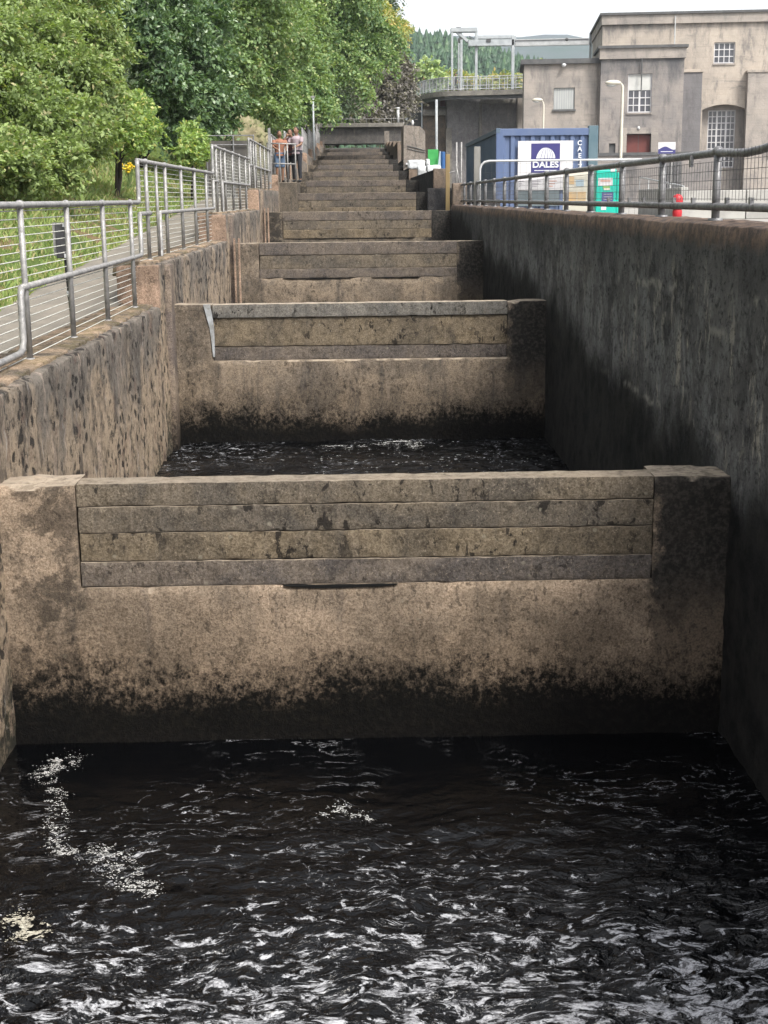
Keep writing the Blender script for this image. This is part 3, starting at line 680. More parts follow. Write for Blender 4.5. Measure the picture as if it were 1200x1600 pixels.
# ------------------------------------------------------------------ railing on the right wall
rr_ = thing('railing', 'dark weathered pipe railing with wire mesh on the right channel wall', 'railing', (2.38, 0, 1.44))
py = [1.5-1.66*i for i in range(1, 6)]+[1.5+1.665*i for i in range(0, 14)]
for y in py:
    mb = MB().tube([(0,y,-.02),(0,y,.44)], .028, 12); mb.ball((0,y,.45), (.040,.040,.034), 12, 6); mb.ball((0,y,.09), (.036,.042,.036), 12, 6)
    mb.tube([(0,y,-.02),(0,y,.015)], .05, 12).build('post', M['galv_dark'], rr_, smooth=True)
MB().tube([(0,-8,.50),(0,-1.,.47),(0,.1,.45),(0,.5,.428),(0,.8,.418),(0,1.1,.425),(0,1.5,.44),(0,23.9,.44)], .027, 12).build('top_rail', M['galv_dark'], rr_, smooth=True)
MB().tube([(0,-8,.09),(0,23.9,.09)], .026, 12).build('bottom_rail', M['galv_dark'], rr_, smooth=True)
mb = MB(); y = -7.9
while y < 23.8: mb.tube([(-.03,y,.13),(-.03,y,.385 if y > 1.2 else .45)], .0017, 4, False); y += .078
for z in (.14,.20,.26,.32,.38): mb.tube([(-.034,-7.9,z),(-.034,23.8,z)], .0017, 4, False)
mb.build('wire_mesh', M['wire_dark'], rr_)
for y in (.55,1.1,2.0,2.6,3.7,4.3,5.3): MB().box(-.045,-.02,y-.018,y+.018,.11,.15).build('mesh_clip', M['galv_dark'], rr_)
for y in (.2,2.1): MB().box(-.045,-.02,y-.018,y+.018,.36,.44).build('mesh_clip', M['galv_dark'], rr_)

# ------------------------------------------------------------------ ground
def pathz(y): return .38+.055*max(0., y-4.)
def bankz(x, y):
    d = -3.75-x
    if d <= 0: return pathz(y)-.0
    r = .32*d if d < 2.5 else .8+(d-2.5)*.62
    r = min(r, 26+.02*d)
    return pathz(min(y, 100.))+r*sm(0, .5, d)+.12*nz(x, y, 0, .6)*sm(0, 1, d)+.05*nz(x, y, 4, 2.)*sm(0, .5, d)
xs = [-2.5,-3.0,-3.5,-3.72]+[-3.78-.18*i for i in range(22)]+[-8-.8*i for i in range(20)]+[-26-4.*i for i in range(14)]
ys = [-14+.4*i for i in range(110)]+[30+2.*i for i in range(60)]+[160,200,260]
V = [(x, y, bankz(x, y) if x < -3.75 else pathz(y)-.04) for y in ys for x in xs]; w = len(xs)
Fq = [(j*w+i, j*w+i+1, (j+1)*w+i+1, (j+1)*w+i)[::-1] for j in range(len(ys)-1) for i in range(w-1)]
struct(npmesh('hillside', V, Fq, M['bank'], smooth=True))
V = []; 
for y in ys:
    for x in (-2.55,-2.9,-3.3,-3.78+.05*nz(y, 0, 0, 1.5)): V.append((x, y, pathz(y)+.005*nz(x, y, 0, 2)))
Fq = [(j*4+i, j*4+i+1, (j+1)*4+i+1, (j+1)*4+i)[::-1] for j in range(len(ys)-1) for i in range(3)]
struct(npmesh('path', V, Fq, M['asphalt'], smooth=True))
# yard on the right, and the land that carries on to the horizon
YG = .68
struct(MB().add([(2.6,-14,YG),(90,-14,YG),(90,170,YG),(2.6,170,YG)], [(0,1,2,3)]).build('yard', M['yard']))
struct(MB().add([(-2500,-300,-4),(2500,-300,-4),(2500,2600,-4),(-2500,2600,-4)], [(0,1,2,3)]).build('ground', M['hill']))
struct(MB().box(-2.6, 3.4, -14, 100, -3.6, -3.2).build('channel_bed', M['farwall']))
# channel return walls beneath and behind the camera (a footbridge stands there)
o = MB().box(-2.6, 2.6, -11.4, -11.0, -3.2, .5).build('channel_wall', M['left_wall']); tag(o, 'concrete end wall closing the lowest pool behind the viewpoint', 'wall')

# hills
def hill(name, fn, x0, x1, nx, y0, y1, ny, mat):
    V = []
    for j in range(ny+1):
        for i in range(nx+1):
            x = x0+(x1-x0)*i/nx; y = y0+(y1-y0)*j/ny; V.append((x, y, fn(x, y)))
    w = nx+1; Fq = [(j*w+i, j*w+i+1, (j+1)*w+i+1, (j+1)*w+i) for j in range(ny) for i in range(nx)]
    return struct(npmesh(name, V, Fq, mat, smooth=True))
def h1(x, y):
    t = sm(230, 620, y)
    crest = 68-.24*(x-10)+7*nz(x*.012, y*.01, 0)
    crest = max(2, min(crest, 120))
    return -3+t*crest+2.*nz(x*.03, y*.03, 2)
hill('wooded_hill', h1, -500, 330, 50, 220, 800, 40, M['hill'])
def h2(x, y):
    t = sm(900, 1500, y); px = 560+2135*x/1508.
    crest = (309-np.interp(px, [-2000,600,790,850,890,930,1100,3000], [120,70,78,72,76,92,150,240]))/2135*1508
    return -3+t*(crest+1.6)+3*nz(x*.01, y*.01, 2)
hill('far_hill', h2, -1300, 1500, 120, 880, 1900, 20, M['moor'])
def conifers():
    base = []; faces = []
    n = 10
    for q in range(4):
        zr = .04+q*.22; zt = zr+.40; r = .30*(1-q/4.9); o = len(base)
        for k in range(n): a = 2*PI*k/n+q*.31; rr = r*(1.15 if k % 2 else .55); base.append((rr*math.cos(a), rr*math.sin(a), zr-(.03 if k % 2 else 0)))
        base.append((0, 0, min(1.05, zt)))
        for k in range(n): faces.append((o+k, o+(k+1) % n, o+n))
    base = np.array(base); faces = np.array(faces); VV = []; FF = []; off = 0
    rng = np.random.default_rng(5)
    for _ in range(11000):
        y = rng.uniform(235, 700); x = rng.uniform(-80, 190)*(y/500.)+10
        if abs(x-(y+8)*.07) > 0.16*(y+8)+20: continue
        hh = rng.uniform(5., 8.5)*(1 if rng.random() > .12 else .6); s = hh*rng.uniform(.75, 1.2)
        v = base.copy(); v[:, :2] *= s*(1+rng.normal(0, .13, (len(v), 1))); v[:, 2] *= hh
        v[:, 2] += rng.normal(0, .02*hh, len(v)); a = rng.uniform(0, 6.28); c, sn = math.cos(a), math.sin(a)
        v = np.stack([v[:, 0]*c-v[:, 1]*sn+x, v[:, 0]*sn+v[:, 1]*c+y, v[:, 2]+h1(x, y)-.5], 1)
        VV.append(v); FF.append(faces+off); off += len(v)
    o = npmesh('conifer_forest', np.concatenate(VV), np.concatenate(FF), M['conifer'])
    tag(o, 'dense dark conifer forest covering the hill behind the dam', 'forest', kind='stuff')
conifers()

# ------------------------------------------------------------------ foliage
def foliage(lobes, dens, leaf, spray=.5, droop=.4, nl=14, seed=0, fill=.25):
    """lobes: (x,y,z,rx,ry,rz). Sprays of leaves start near each lobe's surface, point outwards and droop."""
    rng = np.random.default_rng(seed); VV = []
    for (cx, cy, cz, rx, ry, rz) in lobes:
        area = 4*PI*((rx*ry)**1.6/3+(rx*rz)**1.6/3+(ry*rz)**1.6/3)**(1/1.6)
        n = max(6, int(area*dens))
        d = rng.normal(size=(n, 3)); d /= np.linalg.norm(d, axis=1)[:, None]
        rad = np.where(rng.random(n) < fill, rng.uniform(.35, .85, n), rng.uniform(.80, 1.06, n))
        bumpy = 1+.13*np.sin(d[:, 0]*5+cx*3)+.13*np.sin(d[:, 2]*6+cz*2+d[:, 1]*4)
        p = d*np.array([rx, ry, rz])*(rad*bumpy)[:, None]+np.array([cx, cy, cz])
        dr = d+rng.normal(0, .35, (n, 3)); dr[:, 2] -= droop; dr /= np.linalg.norm(dr, axis=1)[:, None]
        side = np.cross(dr, np.array([0, 0, 1.])); side /= (np.linalg.norm(side, axis=1)[:, None]+1e-6)
        up = np.cross(side, dr)
        t = rng.random((n, nl)); sgn = rng.uniform(-1, 1, (n, nl)); L = spray*rng.uniform(.6, 1.3, (n, 1))
        q = p[:, None]+dr[:, None]*((t-.3)*L)[..., None]+side[:, None]*(sgn*L*.42*(1.15-t))[..., None]+rng.normal(0, spray*.07, (n, nl, 3))
        q[..., 2] -= (t**2)*L*droop*.5
        q = q.reshape(-1, 3); m = len(q)
        nrm = np.repeat(up, nl, 0)*.8+rng.normal(0, .45, (m, 3)); nrm /= np.linalg.norm(nrm, axis=1)[:, None]
        a = np.repeat(dr, nl, 0)+rng.normal(0, .6, (m, 3)); a -= nrm*(a*nrm).sum(1)[:, None]; a /= np.linalg.norm(a, axis=1)[:, None]
        b = np.cross(nrm, a); s = leaf*rng.uniform(.55, 1.25, (m, 1))
        VV.append(np.stack([q-a*s*.6, q-a*s*.02+b*s*.36+nrm*s*.10, q+a*s*.68, q-a*s*.02-b*s*.36+nrm*s*.10], 1).reshape(-1, 3))
    V = np.concatenate(VV); return V, np.arange(len(V)).reshape(-1, 4)
def tiers(lobes, n, seed, size=.5, flat=.62):
    """break each rounded lobe into overlapping flattened leaf clumps with gaps between them"""
    rr = random.Random(seed); out = []
    for (x, y, z, rx, ry, rz) in lobes:
        out.append((x, y, z-.1*rz, rx*.62, ry*.62, rz*.62))
        for i in range(n):
            th = 2*PI*(i+rr.random()*.7)/n*1.7; ph = math.acos(1-2*(i+.5)/n); f = rr.uniform(.62, .80); q = size*rr.uniform(.7, 1.25)
            out.append((x+rx*f*math.sin(ph)*math.cos(th), y+ry*f*math.sin(ph)*math.sin(th), z+rz*f*math.cos(ph), rx*q, ry*q, rz*q*flat))
    return out
def lobe(px, py, Y, r, fy=1., fz=1.):
    p = at(px, py, Y); s = (Y+7.84)/FPX; return (p.x, p.y, p.z, r*s, r*s*fy, r*s*fz)
def trunk(base, tips, r, parent, name='trunk', mat='bark', seed=0):
    rr = random.Random(seed); mb = MB(); b = Vector(base)
    top = Vector(tips[0]); n = 6
    pts = [b.lerp(top, i/n)+Vector((rr.uniform(-1,1), rr.uniform(-1,1), 0))*r*.6*(0 < i < n) for i in range(n+1)]
    mb.tube(pts, [r*(1-.8*i/n) for i in range(n+1)], 9)
    for j, tp in enumerate(tips[1:]):
        s = pts[1+j % (n-1)]; e = Vector(tp); midp = s.lerp(e, .5)+Vector((0, 0, (e-s).length*.12))
        mb.tube([s, s.lerp(midp, .5), midp, midp.lerp(e, .5), e], [r*.5, r*.38, r*.28, r*.18, r*.07], 7)
    return mb.build(name, M[mat], parent, smooth=True)
def tree(name, label, lobes, base, mat, dens, leaf, spray, droop, nl, seed, tr=.15, group=None, cat='tree', fill=.25, arcs=()):
    t = thing(name, label, cat, base, 0, group)
    V, Fq = foliage(tiers(lobes, 9, seed), dens*.62, leaf, spray, droop, nl, seed, fill)
    if arcs:   # long branches that hang clear of the crown, thinning to their tips
        extra = []
        for (Y, r0, pts) in arcs:
            for i in range(len(pts)-1):
                for q in range(4):
                    t_ = q/4; f_ = (i+t_)/(len(pts)-1); px = pts[i][0]+(pts[i+1][0]-pts[i][0])*t_; py = pts[i][1]+(pts[i+1][1]-pts[i][1])*t_
                    extra.append(lobe(px, py, Y-1.5*f_, r0*(1-.72*f_), 1.2, .55))
        V2, F2 = foliage(extra, dens*2.4, leaf*.95, spray*.6, droop*.8, nl//2, seed+1, .1); V = np.concatenate([V, V2]); Fq = np.arange(len(V)).reshape(-1, 4)
    V = V-np.array(base)
    npmesh('crown', V, Fq, M[mat], t)
    tips = [Vector(l[:3])-Vector(base) for l in lobes[:9]]; tips.sort(key=lambda v: -v.z)
    trunk((0, 0, -.4), tips, tr, t, seed=seed)
    return t
def gb(px, Y, dx=0):   # a foot point on the bank below a picture column
    p = at(px, 300, Y); return (p.x+dx, Y, bankz(p.x+dx, Y))
tree('broadleaf_shrub', 'tall yellow green broadleaf thicket filling the left edge above the railing', [lobe(*a) for a in
     ((40,40,18,62),(120,30,19.5,50),(170,70,20.,34),(85,95,17.5,52),(20,125,16.5,55),(145,125,18,46),(60,175,16,52),(125,190,16.5,44),(-50,120,16,100),(95,238,15.5,40),(30,245,14.5,44),(165,165,18.5,30),(110,-20,20,60),(10,-40,19,70),(-40,240,14,60),(55,278,14.5,24),(110,275,15.5,18),(140,232,17,24))],
     gb(70, 18, -.5), 'leaf_shrub', 50, .075, .36, .3, 18, 3, .10, 'trees and bushes on the left bank', 'bush')
tree('bush', 'bright green bush right of the tall thicket, overhanging the step of the railing', [lobe(*a) for a in
     ((195,190,20,32),(228,200,20.5,22),(175,212,19.5,24),(208,165,21,26),(212,220,20,16),(185,165,20.5,22))],
     gb(195, 20.5, -.3), 'leaf_bright', 55, .07, .3, .3, 18, 5, .07, 'trees and bushes on the left bank', 'bush')
tree('maple_tree', 'dark green maple with broad silvery leaves behind the bright bush', [lobe(*a) for a in
     ((270,30,29,50),(232,70,28,38),(262,115,28,38),(310,85,30,40),(285,160,29,36),(318,135,29.5,32),(300,205,29.5,28),(348,155,31,30),(215,30,28,40),(350,190,31,20),(262,205,28.5,24),(330,30,31,40),(240,-40,29,60),(325,182,30,24))],
     gb(265, 30, -.8), 'leaf_maple', 30, .115, .5, .35, 17, 8, .13, 'trees and bushes on the left bank')
tree('bush', 'small yellow green bush at the foot of the dark maple, by the railing', [lobe(*a) for a in
     ((303,228,25,22,1,1.1),(292,240,24.5,18),(315,240,25.5,14),(300,205,25.5,16))],
     gb(300, 25.5, 0), 'leaf_bright', 46, .085, .25, .2, 14, 9, .04, 'trees and bushes on the left bank', 'bush')
tree('ash_tree', 'mid green ash tree with a yellowing branch between the maple and the beech', [lobe(*a) for a in
     ((385,30,42,62),(360,85,41,42),(405,90,43,45),(350,120,41,30),(420,140,43,40),(380,-30,42,70),(440,60,45,50),(400,165,42,28))],
     gb(345, 43, -1.), 'leaf_mid', 15, .125, .8, .6, 22, 12, .16, 'trees and bushes on the left bank')
tree('beech_tree', 'large beech with drooping layered branches above the upper railing', [lobe(*a) for a in
     ((460,30,66,52),(425,75,62,36),(480,95,65,38),(440,120,61,32),(515,60,68,40),(550,30,71,40),(570,60,72,24,1,.8),(465,135,63,22,1,.8),(430,150,60,20),(500,-30,68,70))],
     gb(420, 68, -3.), 'leaf_beech', 6.0, .165, 1.5, .85, 40, 21, .4, 'trees and bushes on the left bank', arcs=(
     (64,15,((440,70),(475,88),(503,115),(516,150))),(66,13,((505,85),(545,108),(572,138),(578,158))),(62,11,((455,140),(485,155),(508,170),(520,180))),
     (69,13,((545,45),(580,62),(606,82),(616,98))),(60,12,((400,60),(425,90),(440,125),(446,150))),(67,12,((500,55),(540,78),(575,98),(600,110))),
     (63,10,((470,105),(495,128),(512,155),(520,168))),(61,11,((420,120),(435,145),(450,172),(458,186))),(70,11,((570,30),(600,42),(622,60),(630,72)))))
tree('beech_tree', 'yellow and orange tinged tree top against the sky, left of the gantry', [lobe(*a) for a in
     ((585,35,84,36,1,.8),(606,48,86,24,1,.8),(560,10,84,40),(622,42,87,13,1,.7),(590,60,84,26,1,.6))],
     gb(520, 86, -2.), 'leaf_yellow', 6, .18, 1.1, .5, 30, 22, .3, 'trees and bushes on the left bank')
tree('copper_beech', 'dark purplish copper beech behind the footbridge, left of the dam', [lobe(*a) for a in
     ((590,120,112,42),(605,155,112,38),(570,160,110,38),(618,105,114,22),(622,150,114,22),(560,185,108,24),(600,185,110,24),(575,90,113,34),(528,185,105,24))],
     gb(560, 112, -2.), 'leaf_copper', 3.6, .25, 1.5, .5, 30, 23, .4, 'trees and bushes on the left bank')
tree('tree', 'thin greyish tree beside the copper beech, touching the dam walkway', [lobe(*a) for a in
     ((624,128,118,14,1,1.3),(628,162,118,12,1,1.2),(618,98,118,12))], gb(590, 118, 0), 'leaf_copper', 3., .36, 1., .3, 12, 29, .2, 'trees and bushes on the left bank')
# undergrowth and woodland that close the view up the slope
wood = []
rng = random.Random(4)
for i in range(150):
    Y = rng.uniform(22, 125); X = -4.9-rng.random()**1.3*.34*(Y+8)-(.06*Y); z = bankz(X, Y)
    wood.append((X-1.5, Y, z+rng.uniform(.5, 3.+.05*Y), rng.uniform(1.2, 2.8), rng.uniform(1.2, 2.8), rng.uniform(1.2, 2.4)))
for (px, Y) in ((330,55),(350,60),(370,62),(390,64),(410,75),(430,78),(450,80),(480,85),(500,95),(520,100),(545,118),(570,120),(300,50),(260,45),(590,125)):
    for zz in (160, 110, 55, 5): wood.append(lobe(px, zz, Y+6 if px < 450 else max(Y, 102), 46 if px < 450 else 34, 1, 1))
for (px, py, Y, r) in ((640,112,190,30),(665,118,200,22),(690,125,205,16)): pass
V, Fq = foliage(wood, 3.0, .24, 1.2, .4, 16, 77, .15)
tag(npmesh('woodland', V, Fq, M['leaf_wood']), 'dark woodland and undergrowth filling the slope behind the nearer trees', 'woodland', kind='stuff')
tree('bush', 'pale round green bush beyond the left end of the dam walkway', [lobe(*a) for a in ((668,112,190,20,1,.8),(655,122,190,16),(684,124,190,16))],
     (at(668,300,190).x, 190, 2.), 'leaf_far', 1.6, .6, 1.6, .2, 12, 31, .2, 'bushes beyond the dam', 'bush')
tree('bush', 'yellowish bushes beyond the right half of the dam walkway', [lobe(*a) for a in ((730,130,195,16),(770,132,196,17),(800,128,197,16),(850,122,198,22),(700,128,194,14),(825,130,196,16))],
     (at(770,300,196).x, 196, 2.), 'leaf_yellow', 1.6, .6, 1.6, .2, 12, 32, .2, 'bushes beyond the dam', 'bush')
# grass
def grass():
    rng = np.random.default_rng(9); n = 60000
    x = -3.72-rng.random(n)**1.25*5.5; y = -1+rng.random(n)**1.2*36
    z = np.array([bankz(a, b) for a, b in zip(x, y)])
    keep = np.array([nz(a*1.3, b*1.3, 5.) > -.28 for a, b in zip(x, y)]); x, y, z = x[keep], y[keep], z[keep]; n = len(x)
    h = rng.uniform(.03, .10, n)*(1+.8*(x < -4.8)); a = rng.uniform(0, 6.28, n); w = rng.uniform(.004, .009, n)*1.6
    dx, dy = np.cos(a), np.sin(a); l = rng.normal(0, .45, (n, 2))*h[:, None]
    V = np.stack([np.stack([x-dx*w, y-dy*w, z-.02], 1), np.stack([x+dx*w, y+dy*w, z-.02], 1),
                  np.stack([x+dx*w*.6+l[:, 0]*.4, y+dy*w*.6+l[:, 1]*.4, z+h*.65], 1), np.stack([x+l[:, 0], y+l[:, 1], z+h], 1)], 1).reshape(-1, 3)
    tag(npmesh('grass', V, np.arange(len(V)).reshape(-1, 4), M['grass']), 'rough sunlit grass on the bank beside the path', 'grass', kind='stuff')
grass()
fl = MB(); c0 = at(199, 261, 23.)
for _ in range(26):
    p = c0+Vector((random.gauss(0,.09), random.gauss(0,.12), random.gauss(0,.045))); fl.ball(p, (.035,.035,.025), 6, 4)
fo = thing('ragwort', 'clump of yellow flowers on the bank just left of the step in the railing', 'flowers', (c0.x, c0.y, bankz(c0.x, c0.y)))
fl.v = [(x-c0.x, y-c0.y, z-fo.location.z) for (x, y, z) in fl.v]
fl.build('blooms', simple('yellow petals', (.85,.60,.03), (.75,.5,.02), 5., .6), fo)
mb = MB()
for _ in range(14): mb.tube([(random.gauss(0,.05), random.gauss(0,.05), -.1), (random.gauss(0,.09), random.gauss(0,.09), c0.z-fo.location.z)], .006, 5)
mb.build('stems', M['leaf_mid'], fo)
# dark slatted fence beyond the third railing and sandy bank top
fx0, fx1, fz0, fz1 = rect(322, 212, 398, 262, 27.)
ft = thing('fence', 'dark boarded fence with thin pipe rails behind the third railing', 'fence', (fx0, 27., 0))
MB().box(0, fx1-fx0, 0, .05, bankz(-3.8, 27)-.2, fz1-.12).build('boards', simple('grey boards', (.13,.12,.11), (.09,.085,.08), 3., .9, stretch=(4,1,.3)), ft)
for x in (0, (fx1-fx0)*.55, fx1-fx0-.04): MB().tube([(x+.02, -.05, 1.), (x+.02, -.05, fz1)], .02, 6).build('post', M['galv_dark'], ft)
for z in (fz1, fz1-.22): MB().tube([(0, -.05, z), (fx1-fx0, -.05, z)], .014, 6).build('rail', M['galv_dark'], ft)
mb = rough_box(-5.6, -2.9, 36.5, 40., 2., 4.1, .12, .6, .5, .25, 4., 2.2)
o = mb.build('sandy_mound', simple('bare sandy soil', (.30,.26,.16), (.17,.19,.08), 2.5, .95, bump=.6), smooth=True); struct(o)

# ------------------------------------------------------------------ people
SKIN = simple('skin', (.30,.17,.11), (.26,.145,.095), 10., .6)
HAIR = simple('dark hair', (.015,.012,.011), rough=.6)
def person(label, loc, rz, H, shirt, legs, lean=0., shorts=False, arms='rail', stride=0., long=False):
    t = thing('person', label, 'person', loc, rz, None); s = H/1.7
    def P(x, y, z): return Vector((x*s, y*s+math.sin(lean)*max(0, z-.95)*-1*s, z*s))
    # local -y is the way the figure faces
    body = MB()
    body.ball(P(0,-.01,1.58), (.078*s,.095*s,.115*s), 14, 10); body.ball(P(0,-.055,1.545), (.045*s,.05*s,.06*s), 10, 8); body.ball(P(0,-.11,1.57), (.014*s,.022*s,.022*s), 8, 6)
    for sx in (-1, 1): body.ball(P(sx*.078,0,1.575), (.012*s,.02*s,.03*s), 8, 6)
    body.tube([P(0,.005,1.38), P(0,0,1.50)], [.06*s,.05*s], 12)
    body.tube([P(0,.0,.90), P(0,0,1.02), P(0,.0,1.20), P(0,.0,1.34), P(0,0,1.42)], [.15*s,.13*s,.15*s,.16*s,.08*s], 14)
    leg = []; arm = []
    for sx in (-1, 1):
        fy = stride*sx*.28; hip = P(sx*.09,0,.90); knee = P(sx*.10,fy*.6-.03,.49); ank = P(sx*.10,fy+(.0 if fy <= 0 else .05),.07)
        leg.append((hip, knee, ank)); body.tube([hip, hip.lerp(knee,.5), knee, knee.lerp(ank,.35), ank], [.085*s,.075*s,.052*s,.052*s,.034*s], 12)
        body.ball(ank+Vector((0,-.06,-.03))*s, (.042*s,.12*s,.038*s), 10, 6)
        sh = P(sx*.19,0,1.36)
        if arms == 'rail': el = P(sx*.25,-.14,1.16); wr = P(sx*.17,-.36,1.08)
        elif arms == 'face': el = P(sx*.24,-.20,1.20); wr = P(sx*.10,-.20,1.44)
        else: el = P(sx*.25,.03-stride*sx*.12,1.10); wr = P(sx*.24,-.07-stride*sx*.22,.87)
        arm.append((sh, el, wr)); body.tube([sh, sh.lerp(el,.5), el, el.lerp(wr,.4), wr], [.052*s,.046*s,.037*s,.038*s,.026*s], 10)
        d = (wr-el).normalized(); u = Vector((1,0,0)); u = (u-d*u.dot(d)).normalized(); hd = wr+d*.05*s
        body.tube([wr, hd, wr+d*.09*s], [.026*s,.036*s,.036*s], 8)
        for q, ln in enumerate((.055,.072,.078,.070)):
            st = wr+d*.085*s+u*(q-1.5)*.019*s; e1 = st+d*ln*.55*s; body.tube([st, e1, e1+(d*.6+Vector((0,0,-.8))).normalized()*ln*.45*s], .0095*s, 6)
        body.tube([wr+d*.03*s-u*sx*.028*s, wr+d*.06*s-u*sx*.058*s, wr+d*.085*s-u*sx*.060*s], .011*s, 6)
    def rem(mb, name, mat, vox=.014):
        o = mb.build(name, mat, t); m = o.modifiers.new('Remesh', 'REMESH'); m.mode = 'VOXEL'; m.voxel_size = vox; m.use_smooth_shade = True
        q = o.modifiers.new('Smooth', 'SMOOTH'); q.factor = .5; q.iterations = 2; return o
    rem(body, 'body', SKIN, .0125)
    c = MB(); c.tube([P(0,0,.86), P(0,0,1.02), P(0,0,1.20), P(0,0,1.35), P(0,0,1.43)], [.175*s,.155*s,.172*s,.182*s,.095*s], 14)
    for (sh, el, wr) in arm: c.tube([sh+Vector((0,0,.01)), sh.lerp(el,.75)], [.068*s,.062*s], 10)
    rem(c, 'shirt', shirt, .02)
    c = MB(); c.tube([P(0,0,1.0), P(0,0,.84)], [.165*s,.165*s], 14)
    for (h, k, a) in leg: c.tube([h, h.lerp(k,.5), k] if shorts else [h, k, k.lerp(a,.9)], [.105*s,.098*s,.09*s] if shorts else [.10*s,.07*s,.058*s], 10)
    rem(c, 'shorts' if shorts else 'trousers', legs, .02)
    c = MB(); c.ball(P(0,.022,1.615), (.09*s,.095*s,.10*s), 12, 8)
    if long: c.tube([P(0,.06,1.58), P(0,.09,1.40)], [.08*s,.06*s], 10)
    rem(c, 'hair', HAIR, .016)
    c = MB()
    for (h, k, a) in leg: c.ball(a+Vector((0,-.055,-.03))*s, (.05*s,.135*s,.045*s), 10, 6)
    rem(c, 'shoes', M['black_plastic'], .018)
    return t
zs_ = 2.07
cl = lambda n, c: simple(n, c, rough=.85)
pz = [at(437, 219, 32.6), at(452, 216, 32.6), at(461, 212, 32.6)]
DEN = cl('blue denim', (.12,.18,.28)); DK = cl('dark cloth', (.03,.032,.04)); 
person('person in an orange top and denim shorts leaning on the railed viewing stand', (pz[0].x, 32.2, zs_), .3, 1.42, cl('orange cotton', (.36,.17,.11)), DEN, .10, True)
person('person in a dark red checked shirt, middle of the three at the viewing stand', (pz[1].x+.03, 32.5, zs_), -.1, 1.47, cl('maroon cotton', (.11,.04,.045)), DK, .08, False, 'face', long=True)
person('person in a pale pink shirt at the right of the three on the viewing stand', (pz[2].x+.06, 32.3, zs_), -.5, 1.52, cl('pale pink cotton', (.42,.34,.37)), DK, .05, False)

# ------------------------------------------------------------------ text
def text_mesh(s, size, mat, name, parent, loc, extrude=.004, rot=(PI/2, 0, 0), bold=0., xs_=1.):
    cu = bpy.data.curves.new('text', 'FONT'); cu.body = s; cu.size = size; cu.align_x = 'CENTER'; cu.align_y = 'CENTER'; cu.extrude = extrude; cu.offset = bold
    tmp = bpy.data.objects.new('tmp', cu); COL.objects.link(tmp)
    me = bpy.data.meshes.new_from_object(tmp.evaluated_get(bpy.context.evaluated_depsgraph_get())); bpy.data.objects.remove(tmp)
    o = link(name, me, mat, parent); o.location = loc; o.rotation_euler = rot; o.scale = (xs_, 1, 1); return o

# ------------------------------------------------------------------ blue container
CY = 24.7
cx0, cx1, _, cz1 = rect(776, 203, 929, 300, CY)
cz0 = YG+.002; cz1 = at(850, 200.5, CY).z
ct = thing('shipping_container', 'blue steel shipping container with a white banner sign, standing in the yard', 'shipping container', (cx0, CY, cz0))
W_, H_, L_ = cx1-cx0, cz1-cz0, 9.1
MB().box(.05, W_-.05, .09, L_-.05, .05, H_-.06).build('shell', M['blue_side'], ct)
# corrugated end panel
mb = MB(); n = 9; seg = (W_-.2)/n; prof = []
for i in range(n): u = .1+seg*i; prof += [(u, 0.), (u+seg*.34, 0.), (u+seg*.50, .045), (u+seg*.84, .045)]
prof.append((W_-.1, 0.))
vs = [(u, .02+d, z) for z in (.12, H_-.16) for (u, d) in prof]; m = len(prof)
mb.add(vs, [(i, i+1, m+i+1, m+i) for i in range(m-1)]); mb.build('end_panel', M['blue'], ct)
# corrugated side panel
mb = MB(); n = 32; seg = (L_-.2)/n; prof = []
for i in range(n): u = .1+seg*i; prof += [(u, 0.), (u+seg*.34, 0.), (u+seg*.50, .03), (u+seg*.84, .03)]
prof.append((L_-.1, 0.)); m = len(prof); vs = [(.012+d, u, z) for z in (.12, H_-.10) for (u, d) in prof]
mb.add(vs, [(i+1, i, m+i, m+i+1) for i in range(m-1)]); mb.build('side_panel', M['blue_side'], ct)
MB().box(.0, W_, -.01, .10, H_-.16, H_).build('top_beam', M['blue'], ct, bevel=.01)
MB().box(.0, W_, -.01, .10, .0, .13).build('bottom_beam', M['blue'], ct, bevel=.01)
MB().box(-.01, .10, .10, L_, H_-.1, H_+.0).build('roof_rail', M['blue_side'], ct)
MB().box(-.015, .15, -.015, .16, .0, H_-.002).build('corner_post', M['blue'], ct, bevel=.01)
MB().box(W_-.15, W_+.07, -.02, .16, .0, H_+.05).build('corner_post', M['teal_post'], ct, bevel=.01)
MB().box(-.02, .08, -.02, .12, H_-.10, H_+.012).build('corner_casting', M['blue_side'], ct, bevel=.01)
# banner
sx0, sx1, sz0, sz1 = rect(809, 220, 895, 297, CY-.02)
bn = MB().box(sx0-cx0, sx1-cx0, -.035, -.022, sz0-cz0, sz1-cz0).build('banner', M['sign_white'], ct)
nx0, nx1, nz0, nz1 = rect(830, 224, 875, 270, CY-.05)
MB().box(nx0-cx0, nx1-cx0, -.040, -.035, nz0-cz0, nz1-cz0).build('logo_panel', M['navy'], bn)
